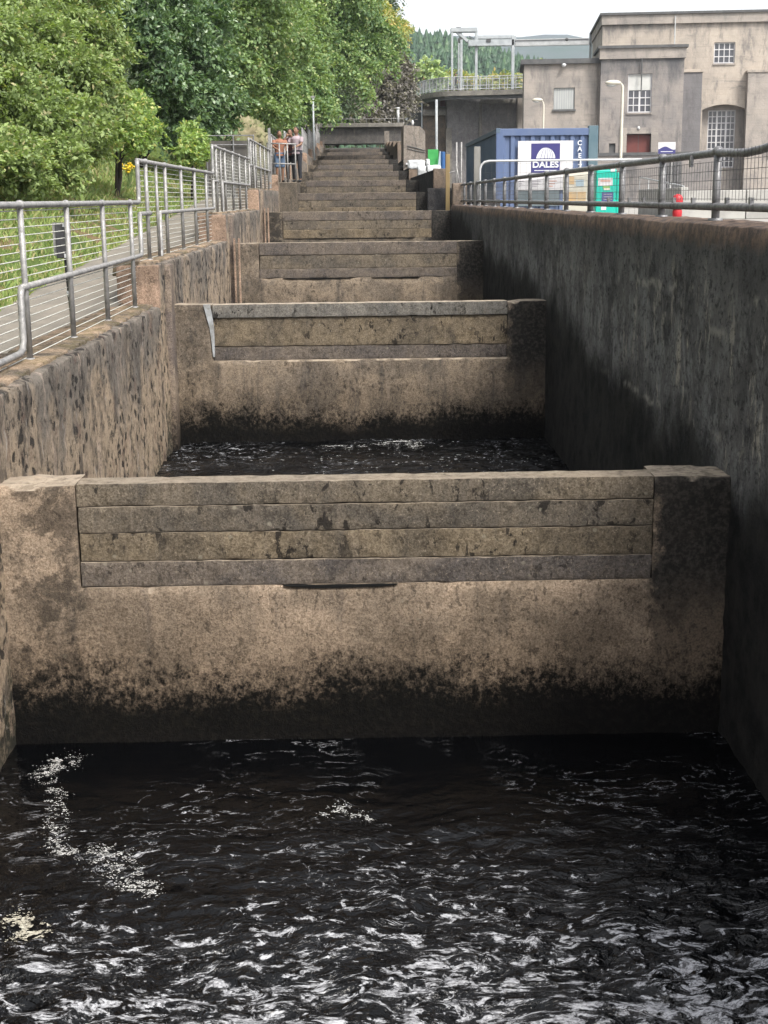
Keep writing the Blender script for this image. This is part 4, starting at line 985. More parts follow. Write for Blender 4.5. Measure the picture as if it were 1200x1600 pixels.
# dome with dark rib lines
mc = Vector(((nx0+nx1)/2-cx0, -.041, at(852, 247.5, CY-.05).z-cz0)); rx = (nx1-nx0)*.335; rz_ = (nx1-nx0)*.36
cuts = [-1.01,-.50,-.14,.17,.43,.66,1.01]
mb = MB()
for s0, s1 in zip(cuts[:-1], cuts[1:]):
    g0, g1 = s0+.03, s1-.03; N_ = 10; top = []; 
    def edge(sv, tt):   # curved rib from the dome's base to its crown
        xx = sv*math.cos(tt*PI/2*.93)+.10*math.sin(tt*PI); return max(-1, min(1, xx)), math.sin(tt*PI/2)*math.sqrt(max(0, 1-(.0)**2))
    L1 = [edge(g0, i/N_) for i in range(N_+1)]; L2 = [edge(g1, i/N_) for i in range(N_+1)]
    def lim(p): x, z = p; zz = math.sqrt(max(0, 1-x*x)); return (x, min(z, zz))
    L1 = [lim(p) for p in L1]; L2 = [lim(p) for p in L2]
    vs = [(mc.x+x*rx, mc.y-.004, mc.z+z*rz_) for (x, z) in L1+L2]; m = N_+1
    mb.add(vs, [(i, i+m, i+m+1, i+1) for i in range(N_)])
mb.build('logo_dome', M['letter'], bn)
tz = at(852, 257.5, CY-.05).z-cz0
text_mesh('DALES', .19, M['letter'], 'lettering', bn, (mc.x, -.044, tz), .003, bold=.006, xs_=1.12)
MB().box(mc.x-rx*1.15, mc.x+rx*1.15, -.045, -.041, tz-.135, tz-.118).build('lettering_rule', M['letter'], bn)
for i, (s_, mt) in enumerate((('OFFICES & SITE', 'letter_grey'), ('CONTRACTORS', 'letter_pink'))):
    pass
for i, (px, w_, mt) in enumerate(((815,8,'letter_grey'),(836,18,'letter_grey'),(862,16,'letter_pink'))):
    for q in range(3):
        a_ = at(px-w_/2, 283+q*4, CY-.05); b_ = at(px+w_/2-q*3, 283+q*4, CY-.05)
        MB().box(a_.x-cx0, b_.x-cx0, -.038, -.035, a_.z-cz0-.012, a_.z-cz0+.012).build('print_line', M[mt], bn)
for ch_, py_ in (('C', 223.5), ('A', 233), ('E', 243.5), ('Z', 260.5)):
    p = at(906, py_, CY-.03); text_mesh(ch_, .15, M['letter'], 'lettering', ct, (p.x-cx0, -.02, p.z-cz0), .003, bold=.004)
# grey door panel below the banner
x0, x1, z0, z1 = rect(806, 297, 874, 322, CY-.03)
MB().box(x0-cx0, x1-cx0, -.018, -.008, z0-cz0, z1-cz0).build('patch_panel', simple('grey green panel', (.12,.16,.18), (.16,.20,.22), 3., .6), ct)

# ------------------------------------------------------------------ temporary fence, boards, cabinet, marker
FY = 19.5
p0 = at(750, 262, FY); p1 = at(1003, 248.5, FY); zt = at(860, 250.5, FY).z
tf = thing('mesh_fence', 'temporary mesh fence panels with a pale top tube in front of the blue container', 'fence', (p0.x, FY, YG))
wF = p1.x-p0.x; hF = zt-YG
MB().tube([(0,0,.0),(0,0,hF-.16),(.03,0,hF-.07),(.09,0,hF-.02),(.18,0,hF),(wF,0,hF)], .021, 8).build('frame', M['white_metal'], tf, smooth=True)
MB().tube([(wF*.62,0,0),(wF*.62,0,hF)], .018, 8).build('frame', M['white_metal'], tf, smooth=True)
mb = MB(); 
for i in range(1, 28): mb.tube([(wF*i/28,0,.1),(wF*i/28,0,hF-.02)], .0016, 4, False)
for i in range(9): mb.tube([(0,0,.15+i*(hF-.2)/8),(wF,0,.15+i*(hF-.2)/8)], .0016, 4, False)
mb.build('wire_mesh', M['wire_dark'], tf)
def board(name, label, cat, r, Y, mat, dpt=.05, bev=.006):
    x0, x1, z0, z1 = rect(*r, Y); o = MB().box(0, x1-x0, 0, dpt, 0, z1-YG).build(name, M[mat], bevel=bev, loc=(x0, Y, YG)); tag(o, label, cat); return o, (x0, x1, z0, z1)
board('plank', 'weathered upright plank leaning at the left end of the mesh fence', 'plank', (740.5, 229, 750.5, 325), 19.9, 'timber_grey', .06)
# printed notice board
nY = 18.6; x0, x1, z0, z1 = rect(880, 268, 918, 345, nY)
nb = thing('notice_board', 'cream notice board with faded orange panels between the container and the turquoise cabinet', 'notice board', (x0, nY, YG))
MB().box(0, x1-x0, 0, .04, 0, z1-YG).build('board', M['cream'], nb, bevel=.005)
def pr(px0, py0, px1, py1, mt, nm='print'):
    a0, a1, b0, b1 = rect(px0, py0, px1, py1, nY); MB().box(a0-x0, a1-x0, -.006, .0, b0-YG, b1-YG).build(nm, M[mt], nb)
pr(884, 276, 897, 288, 'orange'); pr(898.5, 276, 915, 280, 'cream'); pr(900, 281, 912, 291, 'sky_print'); pr(884, 290, 897, 298, 'cream'); pr(884, 300, 901, 317, 'orange'); pr(902, 300, 915, 317, 'orange')
x0_, x1_, z0_, z1_ = rect(919, 262, 931, 345, 18.9); o = MB().box(0, x1_-x0_, 0, .3, 0, z1_-YG).build('post_box', simple('dull purple grey panel', (.14,.13,.17), (.10,.10,.13), 4., .6), loc=(x0_, 18.9, YG)); tag(o, 'narrow dull grey upright panel against the left side of the turquoise cabinet', 'panel')
# turquoise cabinet
tY = 17.6; x0, x1, z0, z1 = rect(931, 265, 963, 345, tY)
tc = thing('cabinet', 'bright turquoise cabinet with white labels and a dark notice, behind the right railing', 'cabinet', (x0, tY, YG))
w_ = x1-x0; h_ = z1-YG
MB().box(0, w_, 0, .45, 0, h_).build('body', M['turq'], tc, bevel=.02)
MB().box(.02, w_-.02, .02, .43, h_, h_+.03).build('lid', M['turq'], tc, bevel=.01)
x9 = at(973, 300, tY).x-x0
MB().box(w_+.02, x9, .1, .4, 0, h_-.05).build('side_door', M['turq'], tc, bevel=.01)
def pc(px0, py0, px1, py1, mt, nm, dy=.006, y0_=0.):
    a0, a1, b0, b1 = rect(px0, py0, px1, py1, tY); MB().box(a0-x0, a1-x0, -dy, y0_, b0-YG, b1-YG).build(nm, M[mt], tc)
pc(935, 278, 957, 290, 'sign_white', 'label'); pc(938, 281, 954, 284, 'letter_pink', 'print_line', .009); pc(942, 290, 953, 294, 'green_print', 'print_line'); pc(943, 294, 953, 297, 'cream', 'print_line')
pc(940, 300, 958, 318, 'letter_blue', 'notice'); 
for i in range(4): pc(943, 303+i*4, 956, 304+i*4, 'letter_grey', 'print_line', .009)
pc(939, 322, 947, 328, 'sign_white', 'label'); pc(954, 263, 961, 268, 'sign_white', 'label')
# red marker post
rY = 12.; x0, x1, z0, z1 = rect(1050.5, 303, 1066.5, 345, rY); r_ = (x1-x0)/2
rp = thing('marker_post', 'short red post with a rounded head showing through the right railing', 'post', ((x0+x1)/2, rY, YG))
zz = lambda py: at(1058, py, rY).z-YG
mb = MB(); prof = [(zz(345)-.3, r_*.8), (zz(345), r_*.55), (zz(338), r_*.9), (zz(330), r_*.95), (zz(326), r_*.75), (zz(322), r_*.85), (zz(316), r_*1.05), (zz(309), r_*1.0), (zz(305), r_*.7), (zz(303), r_*.2)]
mb.tube([(0,0,z) for z, r in prof], [r for z, r in prof], 16); mb.build('post', M['red'], rp, smooth=True)
MB().tube([(0,0,zz(327)),(0,0,zz(325))], r_*.98, 16).build('band', M['black_plastic'], rp, smooth=True)

# ------------------------------------------------------------------ clutter on the far right bank of the ladder
o, _ = board('hoarding', 'bright green panel standing behind white sacks near the wing wall', 'panel', (668.5, 233.5, 685, 262), 41.5, 'green_board', .04)
x0, x1, z0, z1 = rect(684, 236, 688.5, 260, 41.3); o = MB().add([(x0+.0,41.3,z0),(x1,41.3,z0),(x1,41.3,z1),(x1-.03,41.3,z1),(x0,41.36,z0),(x1,41.36,z0),(x1,41.36,z1),(x1-.03,41.36,z1)], [(0,1,2,3),(7,6,5,4),(0,3,7,4),(1,5,6,2),(2,6,7,3),(0,4,5,1)]).build('sheet', M['sky_print']); tag(o, 'narrow pale blue sheet edge between the green panel and the blue drum', 'sheet')
x0, x1, z0, z1 = rect(688, 237, 696, 262, 42.); c_ = ((x0+x1)/2, 42.1)
bd = MB().tube([(c_[0],c_[1],YG),(c_[0],c_[1],z0),(c_[0],c_[1],z1)], (x1-x0)/2, 14).build('drum', M['blue_drum'], bevel=.01); tag(bd, 'dark blue drum stack between the green panel and the yellow timber post', 'drum')
o, _ = board('timber_post', 'yellow raw timber post at the end of the right channel walls', 'post', (696.5, 241, 703, 292), 31.2, 'timber', .09)
o = MB().tube([at(702, 270, 30.), at(714, 267, 30.)], .018, 6).build('pipe', M['galv']); tag(o, 'short bare pipe between the yellow timber post and the mesh fence frames', 'pipe')
ef = thing('fence', 'pair of thin steel fence frames seen edge-on left of the blue container', 'fence', (0, 25.5, YG))
for px in (713.5, 721): 
    p = at(px, 222, 25.5); MB().tube([(p.x,0,0),(p.x,0,p.z-YG)], .022, 6).build('upright', M['galv'], ef, smooth=True)
p = at(712, 256, 25.5); q = at(719, 300, 25.5); MB().tube([(p.x,-.1,p.z-YG),(q.x,-.1,q.z-YG)], .022, 6).build('brace', M['galv'], ef, smooth=True)
# white sacks piled on the wall
def sack(label, r, Y, seed, dep=.5):
    x0, x1, z0, z1 = rect(*r, Y); mb = rough_box(x0, x1, Y, Y+dep, z0, z1, .07, .06, .08, .03, seed, 2.5)
    o = mb.build('sack', M['bag']); smooth_by_angle(o); tag(o, label, 'sack', 'white woven sacks on the channel wall')
sack('large flat white sack under the pale wing wall, leftmost of the pile', (637.5, 250, 664, 264), 46.2, 1.)
sack('crumpled white sack leaning down the wall, middle of the pile', (653, 259, 668, 277), 42.5, 2.)
sack('long white sack lying on the wall end below the green panel', (667, 258, 689, 269), 37., 3.)
sack('small white sack standing beside the green panel', (665, 248, 672, 260), 41., 4., .3)
o, _ = board('plinth', 'low tan block under the white sacks at the wall edge', 'block', (639, 262, 655, 284), 47.2, 'tanwall', .3, .01)

# ------------------------------------------------------------------ low white barrier in the yard
by = 45.
p0 = at(998, 285, by+18); p1 = at(1068, 293, by)
bt_ = thing('barrier_wall', 'long low white concrete barrier wall across the yard, seen through the right railing', 'barrier', (0, 0, YG))
def seg(a, b, z, th, nm, mt):
    a = Vector(a); b = Vector(b); d = (b-a).normalized(); n = Vector((-d.y, d.x)); mb = MB(); c = []
    for p in (a, b):
        for s in (0, th): c.append((p.x+n.x*s, p.y+n.y*s))
    vs = [(x, y, 0) for (x, y) in c]+[(x, y, z) for (x, y) in c]
    mb.add(vs, [(0,2,6,4),(3,1,5,7),(1,0,4,5),(2,3,7,6),(4,6,7,5),(0,1,3,2)]).build(nm, M[mt], bt_, bevel=.03)
hB = at(1140, 297, by).z-YG
for i in range(7):
    xa = at(1064, 300, by).x+i*2.5; seg((xa, by-.05*i), (xa+2.47, by-.05*(i+1)), hB, .3, 'block', 'barrier')
for i in range(5):
    pa = Vector((at(998, 290, by+16).x, by+16)); pb = Vector((at(1064, 300, by).x, by)); a_ = pa.lerp(pb, i/5); b_ = pa.lerp(pb, (i+.98)/5); seg(a_, b_, hB+.12, .3, 'block', 'barrier')
# ------------------------------------------------------------------ power station (rotated frame)
TH = R(6.); OB = Vector((at(937, 300, 112.).x, 112., YG)); ud = Vector((math.cos(TH), -math.sin(TH), 0)); vd = Vector((math.sin(TH), math.cos(TH), 0))
def uz(px, py, v=0.):
    d = Vector(ray(px, py)); c = Vector(CAM); o = OB+vd*v; t = (o-c).dot(vd)/d.dot(vd); p = c+d*t; return (p-OB).dot(ud), p.z-YG
def urect(px0, py0, px1, py1, v=0.):
    m = (py0+py1)/2; n = (px0+px1)/2; return uz(px0, m, v)[0], uz(px1, m, v)[0], uz(n, py1, v)[1], uz(n, py0, v)[1]
ps = thing('power_station', 'large grey brown stone power station with tall paned windows behind the yard', 'building', OB, -TH)
def facade(nm, mt, r, v, depth, holes=(), z0=0.):
    u0, u1, _, z1 = r; U = sorted(set([u0, u1]+[h[0] for h in holes]+[h[1] for h in holes])); Zs = sorted(set([z0, z1]+[h[2] for h in holes]+[h[3] for h in holes]))
    mb = MB()
    for i in range(len(U)-1):
        for j in range(len(Zs)-1):
            cu, cz = (U[i]+U[i+1])/2, (Zs[j]+Zs[j+1])/2
            if any(h[0] < cu < h[1] and h[2] < cz < h[3] for h in holes): continue
            mb.add([(U[i],v,Zs[j]),(U[i+1],v,Zs[j]),(U[i+1],v,Zs[j+1]),(U[i],v,Zs[j+1])], [(0,1,2,3)])
    for h in holes:
        a, b, c, d = h[:4]; e = v+.5
        mb.add([(a,v,c),(b,v,c),(b,v,d),(a,v,d),(a,e,c),(b,e,c),(b,e,d),(a,e,d)], [(0,4,5,1),(1,5,6,2),(2,6,7,3),(3,7,4,0)])
    mb.add([(u0,v,z0),(u1,v,z0),(u1,v,z1),(u0,v,z1),(u0,v+depth,z0),(u1,v+depth,z0),(u1,v+depth,z1),(u0,v+depth,z1)], [(0,3,7,4),(1,5,6,2),(3,2,6,7),(4,7,6,5)])
    return mb.build(nm, M[mt], ps)
def window(r, v, cols, rows, thick=(), blind=0., mat='sign_white', bar=.075, arch=0.):
    u0, u1, z0, z1 = r; fr = MB(); V0 = v+.16
    fr.box(u0, u0+.09, V0, V0+.08, z0, z1); fr.box(u1-.09, u1, V0, V0+.08, z0, z1); fr.box(u0+.09, u1-.09, V0, V0+.08, z0, z0+.10); fr.box(u0+.09, u1-.09, V0, V0+.08, z1-.09, z1)
    zi1 = z1-(z1-z0)*blind
    for i in range(1, cols):
        u = u0+(u1-u0)*i/cols; b = .15 if i in thick else bar; fr.box(u-b/2, u+b/2, V0+.01, V0+.07, z0+.1, zi1-.09 if blind else z1-.09)
    for j in range(1, rows):
        z = z0+(zi1-z0)*j/rows; fr.box(u0+.09, u1-.09, V0+.012, V0+.065, z-bar/2, z+bar/2)
    f = fr.build('window', M[mat], ps)
    MB().box(u0+.02, u1-.02, V0+.09, V0+.12, z0+.02, z1-.02).build('pane', M['glass'], f)
    if blind: MB().box(u0+.1, u1-.1, V0+.02, V0+.05, zi1, z1-.1).build('blind', M['blind'], f)
    MB().box(u0-.08, u1+.08, v-.10, v+.16, z0-.14, z0).build('sill', M['stone_pink'], f)
    return f
# main hall
mr = urect(939, 12, 1300, 300, 6.); topL = uz(939, 22.5, 6.)[1]
w1 = urect(1115.5, 66, 1148.5, 99, 6.)
rec = urect(1095, 160, 1164, 300, 6.); rec = (rec[0], rec[1], .0, uz(1130, 163, 6.)[1])
facade('main_wall', 'stone_tan', (mr[0], mr[1], 0, topL-.9), 6., 14., [w1, rec])
window(w1, 6., 4, 3)
c1 = uz(939, 37.5, 6.)[1]
MB().box(mr[0]-.1, mr[1], 5.75, 20.2, topL-.9+.003, topL-.12).build('parapet', M['stone_pink'], ps)
MB().box(mr[0]-.25, mr[1], 5.6, 20.3, topL-.12, topL+.08).build('coping', M['slate'], ps)
# arched recess and tall window
tw = urect(1105, 172, 1148, 262, 6.9)
facade('recess_wall', 'stone_pink', (rec[0]-.1, rec[1]+.1, 0, rec[3]+.3), 6.9, .3, [tw]); window(tw, 6.9, 6, 9, (2, 4), bar=.075)
mb = MB(); n = 12; rise = .45
for i in range(n):   # shallow arch soffit filling the head of the recess
    a_ = i/n; b_ = (i+1)/n; za = rec[3]-rise*(2*a_-1)**2; zb = rec[3]-rise*(2*b_-1)**2; ua = rec[0]+(rec[1]-rec[0])*a_; ub = rec[0]+(rec[1]-rec[0])*b_
    mb.add([(ua,5.995,za),(ub,5.995,zb),(ub,5.995,rec[3]+.02),(ua,5.995,rec[3]+.02),(ua,6.9,za),(ub,6.9,zb)], [(0,1,2,3),(0,4,5,1)])
mb.build('arch_head', M['stone_tan'], ps)
# right buttress with ledge
rb_ = urect(1165, 112, 1300, 300, 5.); facade('buttress', 'stone_pink', (rb_[0], rb_[1], 0, uz(1180, 112, 5.)[1]), 5., 1.02)
MB().box(rb_[0]-.1, rb_[1], 4.9, 5.95, rb_[3]-.0+.01, rb_[3]+.18).build('ledge', M['stone_tan'], ps)
# narrow grey buttress between tower and main wall
gb_ = urect(1066, 113, 1094, 300, 3.6); facade('buttress', 'stone_grey', (gb_[0]-.5, gb_[1], 0, gb_[3]), 3.6, 2.42)
MB().box(gb_[0]-.5, gb_[1]+.1, 3.5, 5.98, gb_[3]+.01, gb_[3]+.25).build('ledge', M['stone_tan'], ps)
# tower
tr_ = urect(937, 72, 1066, 300, 0.); w2 = urect(981, 115, 1018.5, 176, 0.); dr = urect(978, 209, 1016, 300, 0.); dr = (dr[0], dr[1], 0., dr[3])
facade('tower_wall', 'stone_tower', (tr_[0], tr_[1], 0, tr_[3]-1.0), 0., 6.0, [w2, dr, urect(951.5, 224, 961.5, 241, 0.)])
window(w2, 0., 4, 3, (2,), .42); q = urect(951.5, 224, 961.5, 241, 0.); MB().box(q[0], q[1], .2, .25, q[2], q[3]).build('vent', M['slate'], ps)
MB().box(tr_[0]-.12, tr_[1]+.12, -.18, 6.1, tr_[3]-.997, tr_[3]-.16).build('parapet', M['stone_pink'], ps)
MB().box(tr_[0]-.28, tr_[1]+.28, -.34, 6.2, tr_[3]-.158, tr_[3]+.06).build('coping', M['slate'], ps)
dd = MB().box(dr[0]+.05, dr[1]-.05, .35, .42, 0., dr[3]-.05).build('door', M['door_red'], ps)
MB().box((dr[0]+dr[1])/2-.02, (dr[0]+dr[1])/2+.02, .33, .35, 0, dr[3]-.08).build('joint', M['slate'], dd)
MB().box(dr[0]-.6, dr[0]-.001, -.09, -.003, 0, dr[3]+.5).build('door_surround', M['stone_pink'], ps); MB().box(dr[1]+.001, dr[1]+.6, -.09, -.003, 0, dr[3]+.5).build('door_surround', M['stone_pink'], ps)
MB().box(dr[0], dr[1], -.09, -.003, dr[3], dr[3]+.5).build('door_surround', M['stone_pink'], ps)
mb = MB(); p = uz(998, 200, -.15); mb.ball((p[0], -.12, p[1]), (.12,.12,.16), 10, 6); mb.build('door_lamp', M['white_plastic'], ps, smooth=True)
MB().tube([(tr_[0]+(tr_[1]-tr_[0])*.49, -.24, tr_[3]-1.), (tr_[0]+(tr_[1]-tr_[0])*.49, -.24, tr_[3]-4.)], .06, 6).build('drainpipe', M['slate'], ps)
q = uz(1055, 25, 5.8); q2 = uz(1055, 70, 5.8); MB().tube([(q[0], 5.6, q[1]), (q[0], 5.6, q2[1])], .05, 6).build('drainpipe', M['white_metal'], ps)
# left wing
lr = urect(818, 97, 937, 300, 1.); w3 = urect(865, 137, 898, 171, 1.)
facade('wing_wall', 'stone_pink', (lr[0], lr[1]-.02, 0, lr[3]-.15), 1., 8., [w3])
MB().box(lr[0]-.3, lr[1]-.03, .7, 9.2, lr[3]-.147, lr[3]+.25).build('roof_edge', M['slate'], ps)
f = MB().box(w3[0]+.02, w3[1]-.02, 1.15, 1.22, w3[2], w3[3]).build('shutter', M['shutter'], ps)
mb = MB()
for i in range(1, 9): u = w3[0]+(w3[1]-w3[0])*i/9; mb.box(u-.02, u+.02, 1.12, 1.15, w3[2]+.05, w3[3]-.05)
mb.build('slat', M['blind'], f); MB().box(w3[0]-.1, w3[1]+.1, .85, 1.15, w3[2]-.16, w3[2]).build('sill', M['slate'], ps)
q = uz(881, 102, .7); MB().ball((q[0], .6, q[1]), (.2,.2,.16), 10, 6).build('lamp', M['white_plastic'], ps, smooth=True)
q = uz(932, 150, 1.); MB().tube([(q[0], .9, 2), (q[0], .9, lr[3]-.2)], .05, 6).build('drainpipe', M['stone_pink'], ps)
# plinth
MB().box(tr_[0]-.4, tr_[1]+2.4, -3.2, -.36, 0, uz(960, 243.5, -3.2)[1]).build('terrace', M['stone_tower'], ps)
MB().box(tr_[0]-.5, tr_[1]+2.5, -3.3, -.355, uz(960, 243.5, -3.2)[1]+.003, uz(960, 243.5, -3.2)[1]+.25).build('terrace_coping', M['slate'], ps)
print('heights', topL, tr_[3])
# yard sign, shrub-dark doorway area
sY = 100.; x0, x1, z0, z1 = rect(1028.5, 222, 1055.5, 240, sY)
sg = thing('sign', 'small white and navy wave sign on posts in front of the power station', 'sign', (x0, sY, YG))
MB().box(0, x1-x0, 0, .08, z0-YG, z1-YG).build('board', M['sign_white'], sg)
w_, h_ = x1-x0, z1-z0; mb = MB(); n = 14; vs = []
for i in range(n+1):
    u = i/n; vs += [(w_*u, -.012, z0-YG), (w_*u, -.012, z0-YG+h_*(.48+.14*math.sin((u-.15)*2*PI)))]
mb.add(vs, [(2*i, 2*i+2, 2*i+3, 2*i+1) for i in range(n)]).build('wave', M['navy'], sg)
mb = MB(); mb.box(w_*.15, w_*.85, -.02, -.013, z0-YG+h_*.15, z0-YG+h_*.20).build('lettering', M['letter'], sg)
for u in (.15, .8): MB().box(w_*u, w_*u+.1, .08, .16, 0, z1-YG).build('post', M['galv'], sg)
# dark slatted doorway in the terrace wall
q = urect(1032, 250, 1064, 300, -3.2); dw = MB().box(q[0], q[1], -3.26, -3.2, 0, q[3]).build('doorway', M['slate'], ps)
for i in range(1, 6): u = q[0]+(q[1]-q[0])*i/6; MB().box(u-.04, u+.04, -3.32, -3.26, 0, q[3]-.1).build('slat', M['stone_grey'], dw)
# rail on the barrier
rl = thing('handrail', 'thin white handrail running above the white barrier wall in the yard', 'railing', (0,0,0))
p0 = at(1000, 277, 64.); p1 = at(1068, 291, 46.); MB().tube([p0, p1], .04, 6).build('rail', M['white_metal'], rl)
for i in range(5):
    p = Vector(p0).lerp(Vector(p1), i/4); MB().tube([(p.x, p.y, YG), p], .03, 6).build('post', M['white_metal'], rl)
# lamps
def lamp(label, px, ptop, pb, Y, hx0, hx1, hy0, hy1, r):
    b = at(px, ptop+4, Y); t = thing('street_lamp', label, 'street lamp', (b.x, Y, YG), 0, 'street lamps in the yard'); top = b.z-YG
    a0, a1, z0, z1 = rect(hx0, hy0, hx1, hy1, Y); zc = (z0+z1)/2-YG
    MB().tube([(0,0,0),(0,0,top*.4),(0,0,top-.1),(-.03,0,top+.03),(-.12,0,zc+.03),(a1-b.x-.05,0,zc+.02)], [r*1.5,r,r*.9,r*.8,r*.7,r*.6], 8).build('pole', M['cream'], t, smooth=True)
    L = a1-a0; mb = MB(); mb.ball((a0-b.x+L/2, 0, zc+(z1-z0)*.08), (L/2, L*.28, (z1-z0)*.42), 14, 8); h = mb.build('lamp_head', M['cream'], t, smooth=True)
    MB().ball((a0-b.x+L*.42, 0, zc-(z1-z0)*.22), (L*.32, L*.2, (z1-z0)*.30), 12, 6).build('diffuser', M['white_plastic'], h, smooth=True)
lamp('tall cream street lamp standing in front of the power station tower', 973, 130, 250, 70., 945, 971, 125, 136, .085)
lamp('smaller cream street lamp behind the blue container, in front of the left wing', 849.5, 157, 200, 82., 831, 848, 153, 160.5, .06)
o = thing('lamp_pole', 'thin bare pole rising from the left railings in front of the beech', 'pole', (at(490,200,60).x, 60, 3.4))
MB().tube([(0,0,0),(0,0,at(490,152,60).z-3.4)], .045, 8).build('pole', M['gantry'], o, smooth=True); MB().box(-.1,.1,-.06,.06,at(490,152,60).z-3.42,at(490,150,60).z-3.4).build('cap', M['galv'], o)
o = MB().box(-.06,.12,-.03,.03,at(490,167,60).z-3.4,at(490,165,60).z-3.4).build('bracket', M['galv'], o)
b = at(622, 192, 95.); o = thing('bollard_light', 'short white pole standing on the right end of the footbridge', 'pole', (b.x, 95., b.z))
MB().tube([(0,0,0),(0,0,.95)], .10, 10).build('pole', M['white_metal'], o, smooth=True); MB().tube([(0,0,.95),(0,0,1.08)], .13, 10).build('cap', M['white_plastic'], o, smooth=True)
b = at(644, 198, 58.); o = thing('wall_lamp', 'small white lamp on top of the pale wing wall', 'lamp', (b.x, 57.5, b.z-.05))
MB().tube([(0,0,-.05),(0,0,.12)], .03, 8).build('stem', M['black_plastic'], o, smooth=True); MB().ball((0,0,.2), (.055,.055,.13), 10, 8).build('globe', M['white_plastic'], o, smooth=True)

# ------------------------------------------------------------------ the dam, walkway and gantry
DY = 134.
dm = thing('dam', 'dark grey concrete dam end with pilasters below the curved walkway', 'dam', (0, DY, YG))
def dbox(r, y0, y1, nm, mt, z0=0., bev=0.):
    a0, a1, b0, b1 = rect(*r, DY+y0); return MB().box(a0, a1, y0, y1, (b0-YG) if z0 is None else z0, b1-YG).build(nm, M[mt], dm, bevel=bev)
dbox((698, 152, 822, 300), 1.5, 12, 'wall', 'damwall')
dbox((808, 150, 822, 300), .6, 1.49, 'pilaster', 'stone_pink'); dbox((751, 155, 806, 161), .9, 1.49, 'lintel', 'deckc', None)
dbox((749, 160, 753, 300), 1.0, 1.49, 'pilaster', 'deckc'); dbox((697, 200, 706, 300), 1.0, 1.49, 'pilaster', 'deckc')
dbox((661, 178, 700, 300), 3.0, 10, 'tan_wall', 'tanwall'); dbox((661, 171, 699.5, 180), 2.2, 2.99, 'ledge', 'deckc', None); dbox((663, 158, 700, 171), 3.6, 9, 'back_wall', 'tanwall', None)
dbox((632, 158, 662, 300), 6.0, 9, 'recess', 'slate')
dbox((688, 155, 699, 166), 3.3, 3.59, 'red_panel', 'door_red', None)
wk = thing('walkway', 'curved pale concrete walkway with a thin underside running out from the power station', 'walkway', (0, 0, 0))
zd = at(760, 141, 132.).z; plan = []
ctrl = [(826,130.5),(780,131.5),(740,132),(700,132.6),(675,134.5),(655,138),(638,143),(624,149)]
for (px, Y) in ctrl:
    p = at(px, 145, Y); plan.append(Vector((p.x, Y, 0)))
fine = []
for i in range(len(plan)-1):
    for j in range(4):
        t_ = j/4; P0 = plan[max(0,i-1)]; P1 = plan[i]; P2 = plan[i+1]; P3 = plan[min(len(plan)-1,i+2)]
        fine.append(.5*((2*P1)+(P2-P0)*t_+(2*P0-5*P1+4*P2-P3)*t_*t_+(3*P1-P0-3*P2+P3)*t_**3))
fine.append(plan[-1])
def strip(pl, off0, off1, z0, z1, nm, mt, par):
    vs = []; m = len(pl)
    for i, p in enumerate(pl):
        d = (pl[min(m-1,i+1)]-pl[max(0,i-1)]).normalized(); n = Vector((d.y, -d.x, 0))   # right turning side = away from camera
        for o_, z in ((off0,z0),(off1,z0),(off1,z1),(off0,z1)): vs.append((p.x+n.x*o_, p.y+n.y*o_, z))
    fs = []
    for i in range(m-1):
        for k in range(4): fs.append((i*4+k, i*4+(k+1)%4, (i+1)*4+(k+1)%4, (i+1)*4+k))
    fs += [(0,3,2,1), tuple((m-1)*4+k for k in range(4))]
    return MB().add(vs, fs).build(nm, M[mt], par)
strip(fine, -.1, .5, zd-.48, zd, 'edge_beam', 'deckc', wk)
strip(fine, .5, 3.2, zd-.45, zd-.08, 'slab', 'farwall', wk)
strip(fine, .15, .6, zd-.80, zd-.481, 'girder', 'slate', wk)
wr = thing('walkway_railing', 'thin pale railing with fine bars along the curved walkway edge', 'railing', (0,0,0))
def off(p, i, o_):
    d = (fine[min(len(fine)-1,i+1)]-fine[max(0,i-1)]).normalized(); return Vector((p.x+d.y*o_, p.y-d.x*o_, 0))
rp_ = [off(p, i, .1) for i, p in enumerate(fine)]
for z in (1.3, .15): MB().tube([(p.x, p.y, zd+z) for p in rp_], .04, 6).build('rail', M['white_metal'], wr)
for i in range(0, len(rp_), 1): MB().tube([(rp_[i].x, rp_[i].y, zd), (rp_[i].x, rp_[i].y, zd+1.3)], .035, 5).build('post', M['white_metal'], wr)
mb = MB()
for i in range(len(rp_)-1):
    for j in range(12):
        p = rp_[i].lerp(rp_[i+1], j/12); mb.tube([(p.x, p.y, zd+.1), (p.x, p.y, zd+1.3)], .006, 4, False)
mb.build('pickets', M['gantry'], wr)
bp = [off(p, i, 3.0) for i, p in enumerate(fine)]
w2_ = thing('walkway_railing', 'pale railing along the far side of the curved walkway', 'railing', (0,0,0))
for z in (1.3, .7): MB().tube([(p.x, p.y, zd+z) for p in bp], .035, 6).build('rail', M['white_metal'], w2_)
for i in range(0, len(bp), 2): MB().tube([(bp[i].x, bp[i].y, zd-.1), (bp[i].x, bp[i].y, zd+1.3)], .035, 5).build('post', M['white_metal'], w2_)
for (px, Y, lab, r) in ((683, 131.6, 'pale round column under the walkway, in front of the tan wall', .13), (635.5, 139, 'thin round column under the left end of the walkway', .12), (660, 136, 'slender white column under the walkway between the dark recess and the tan wall', .07)):
    b = at(px, 200, Y); o = MB().tube([(0,0,0),(0,0,zd-.8-YG)], r, 12).build('column', M['gantry'], smooth=True, loc=(b.x, Y+1.0, YG)); tag(o, lab, 'column', 'columns under the walkway')
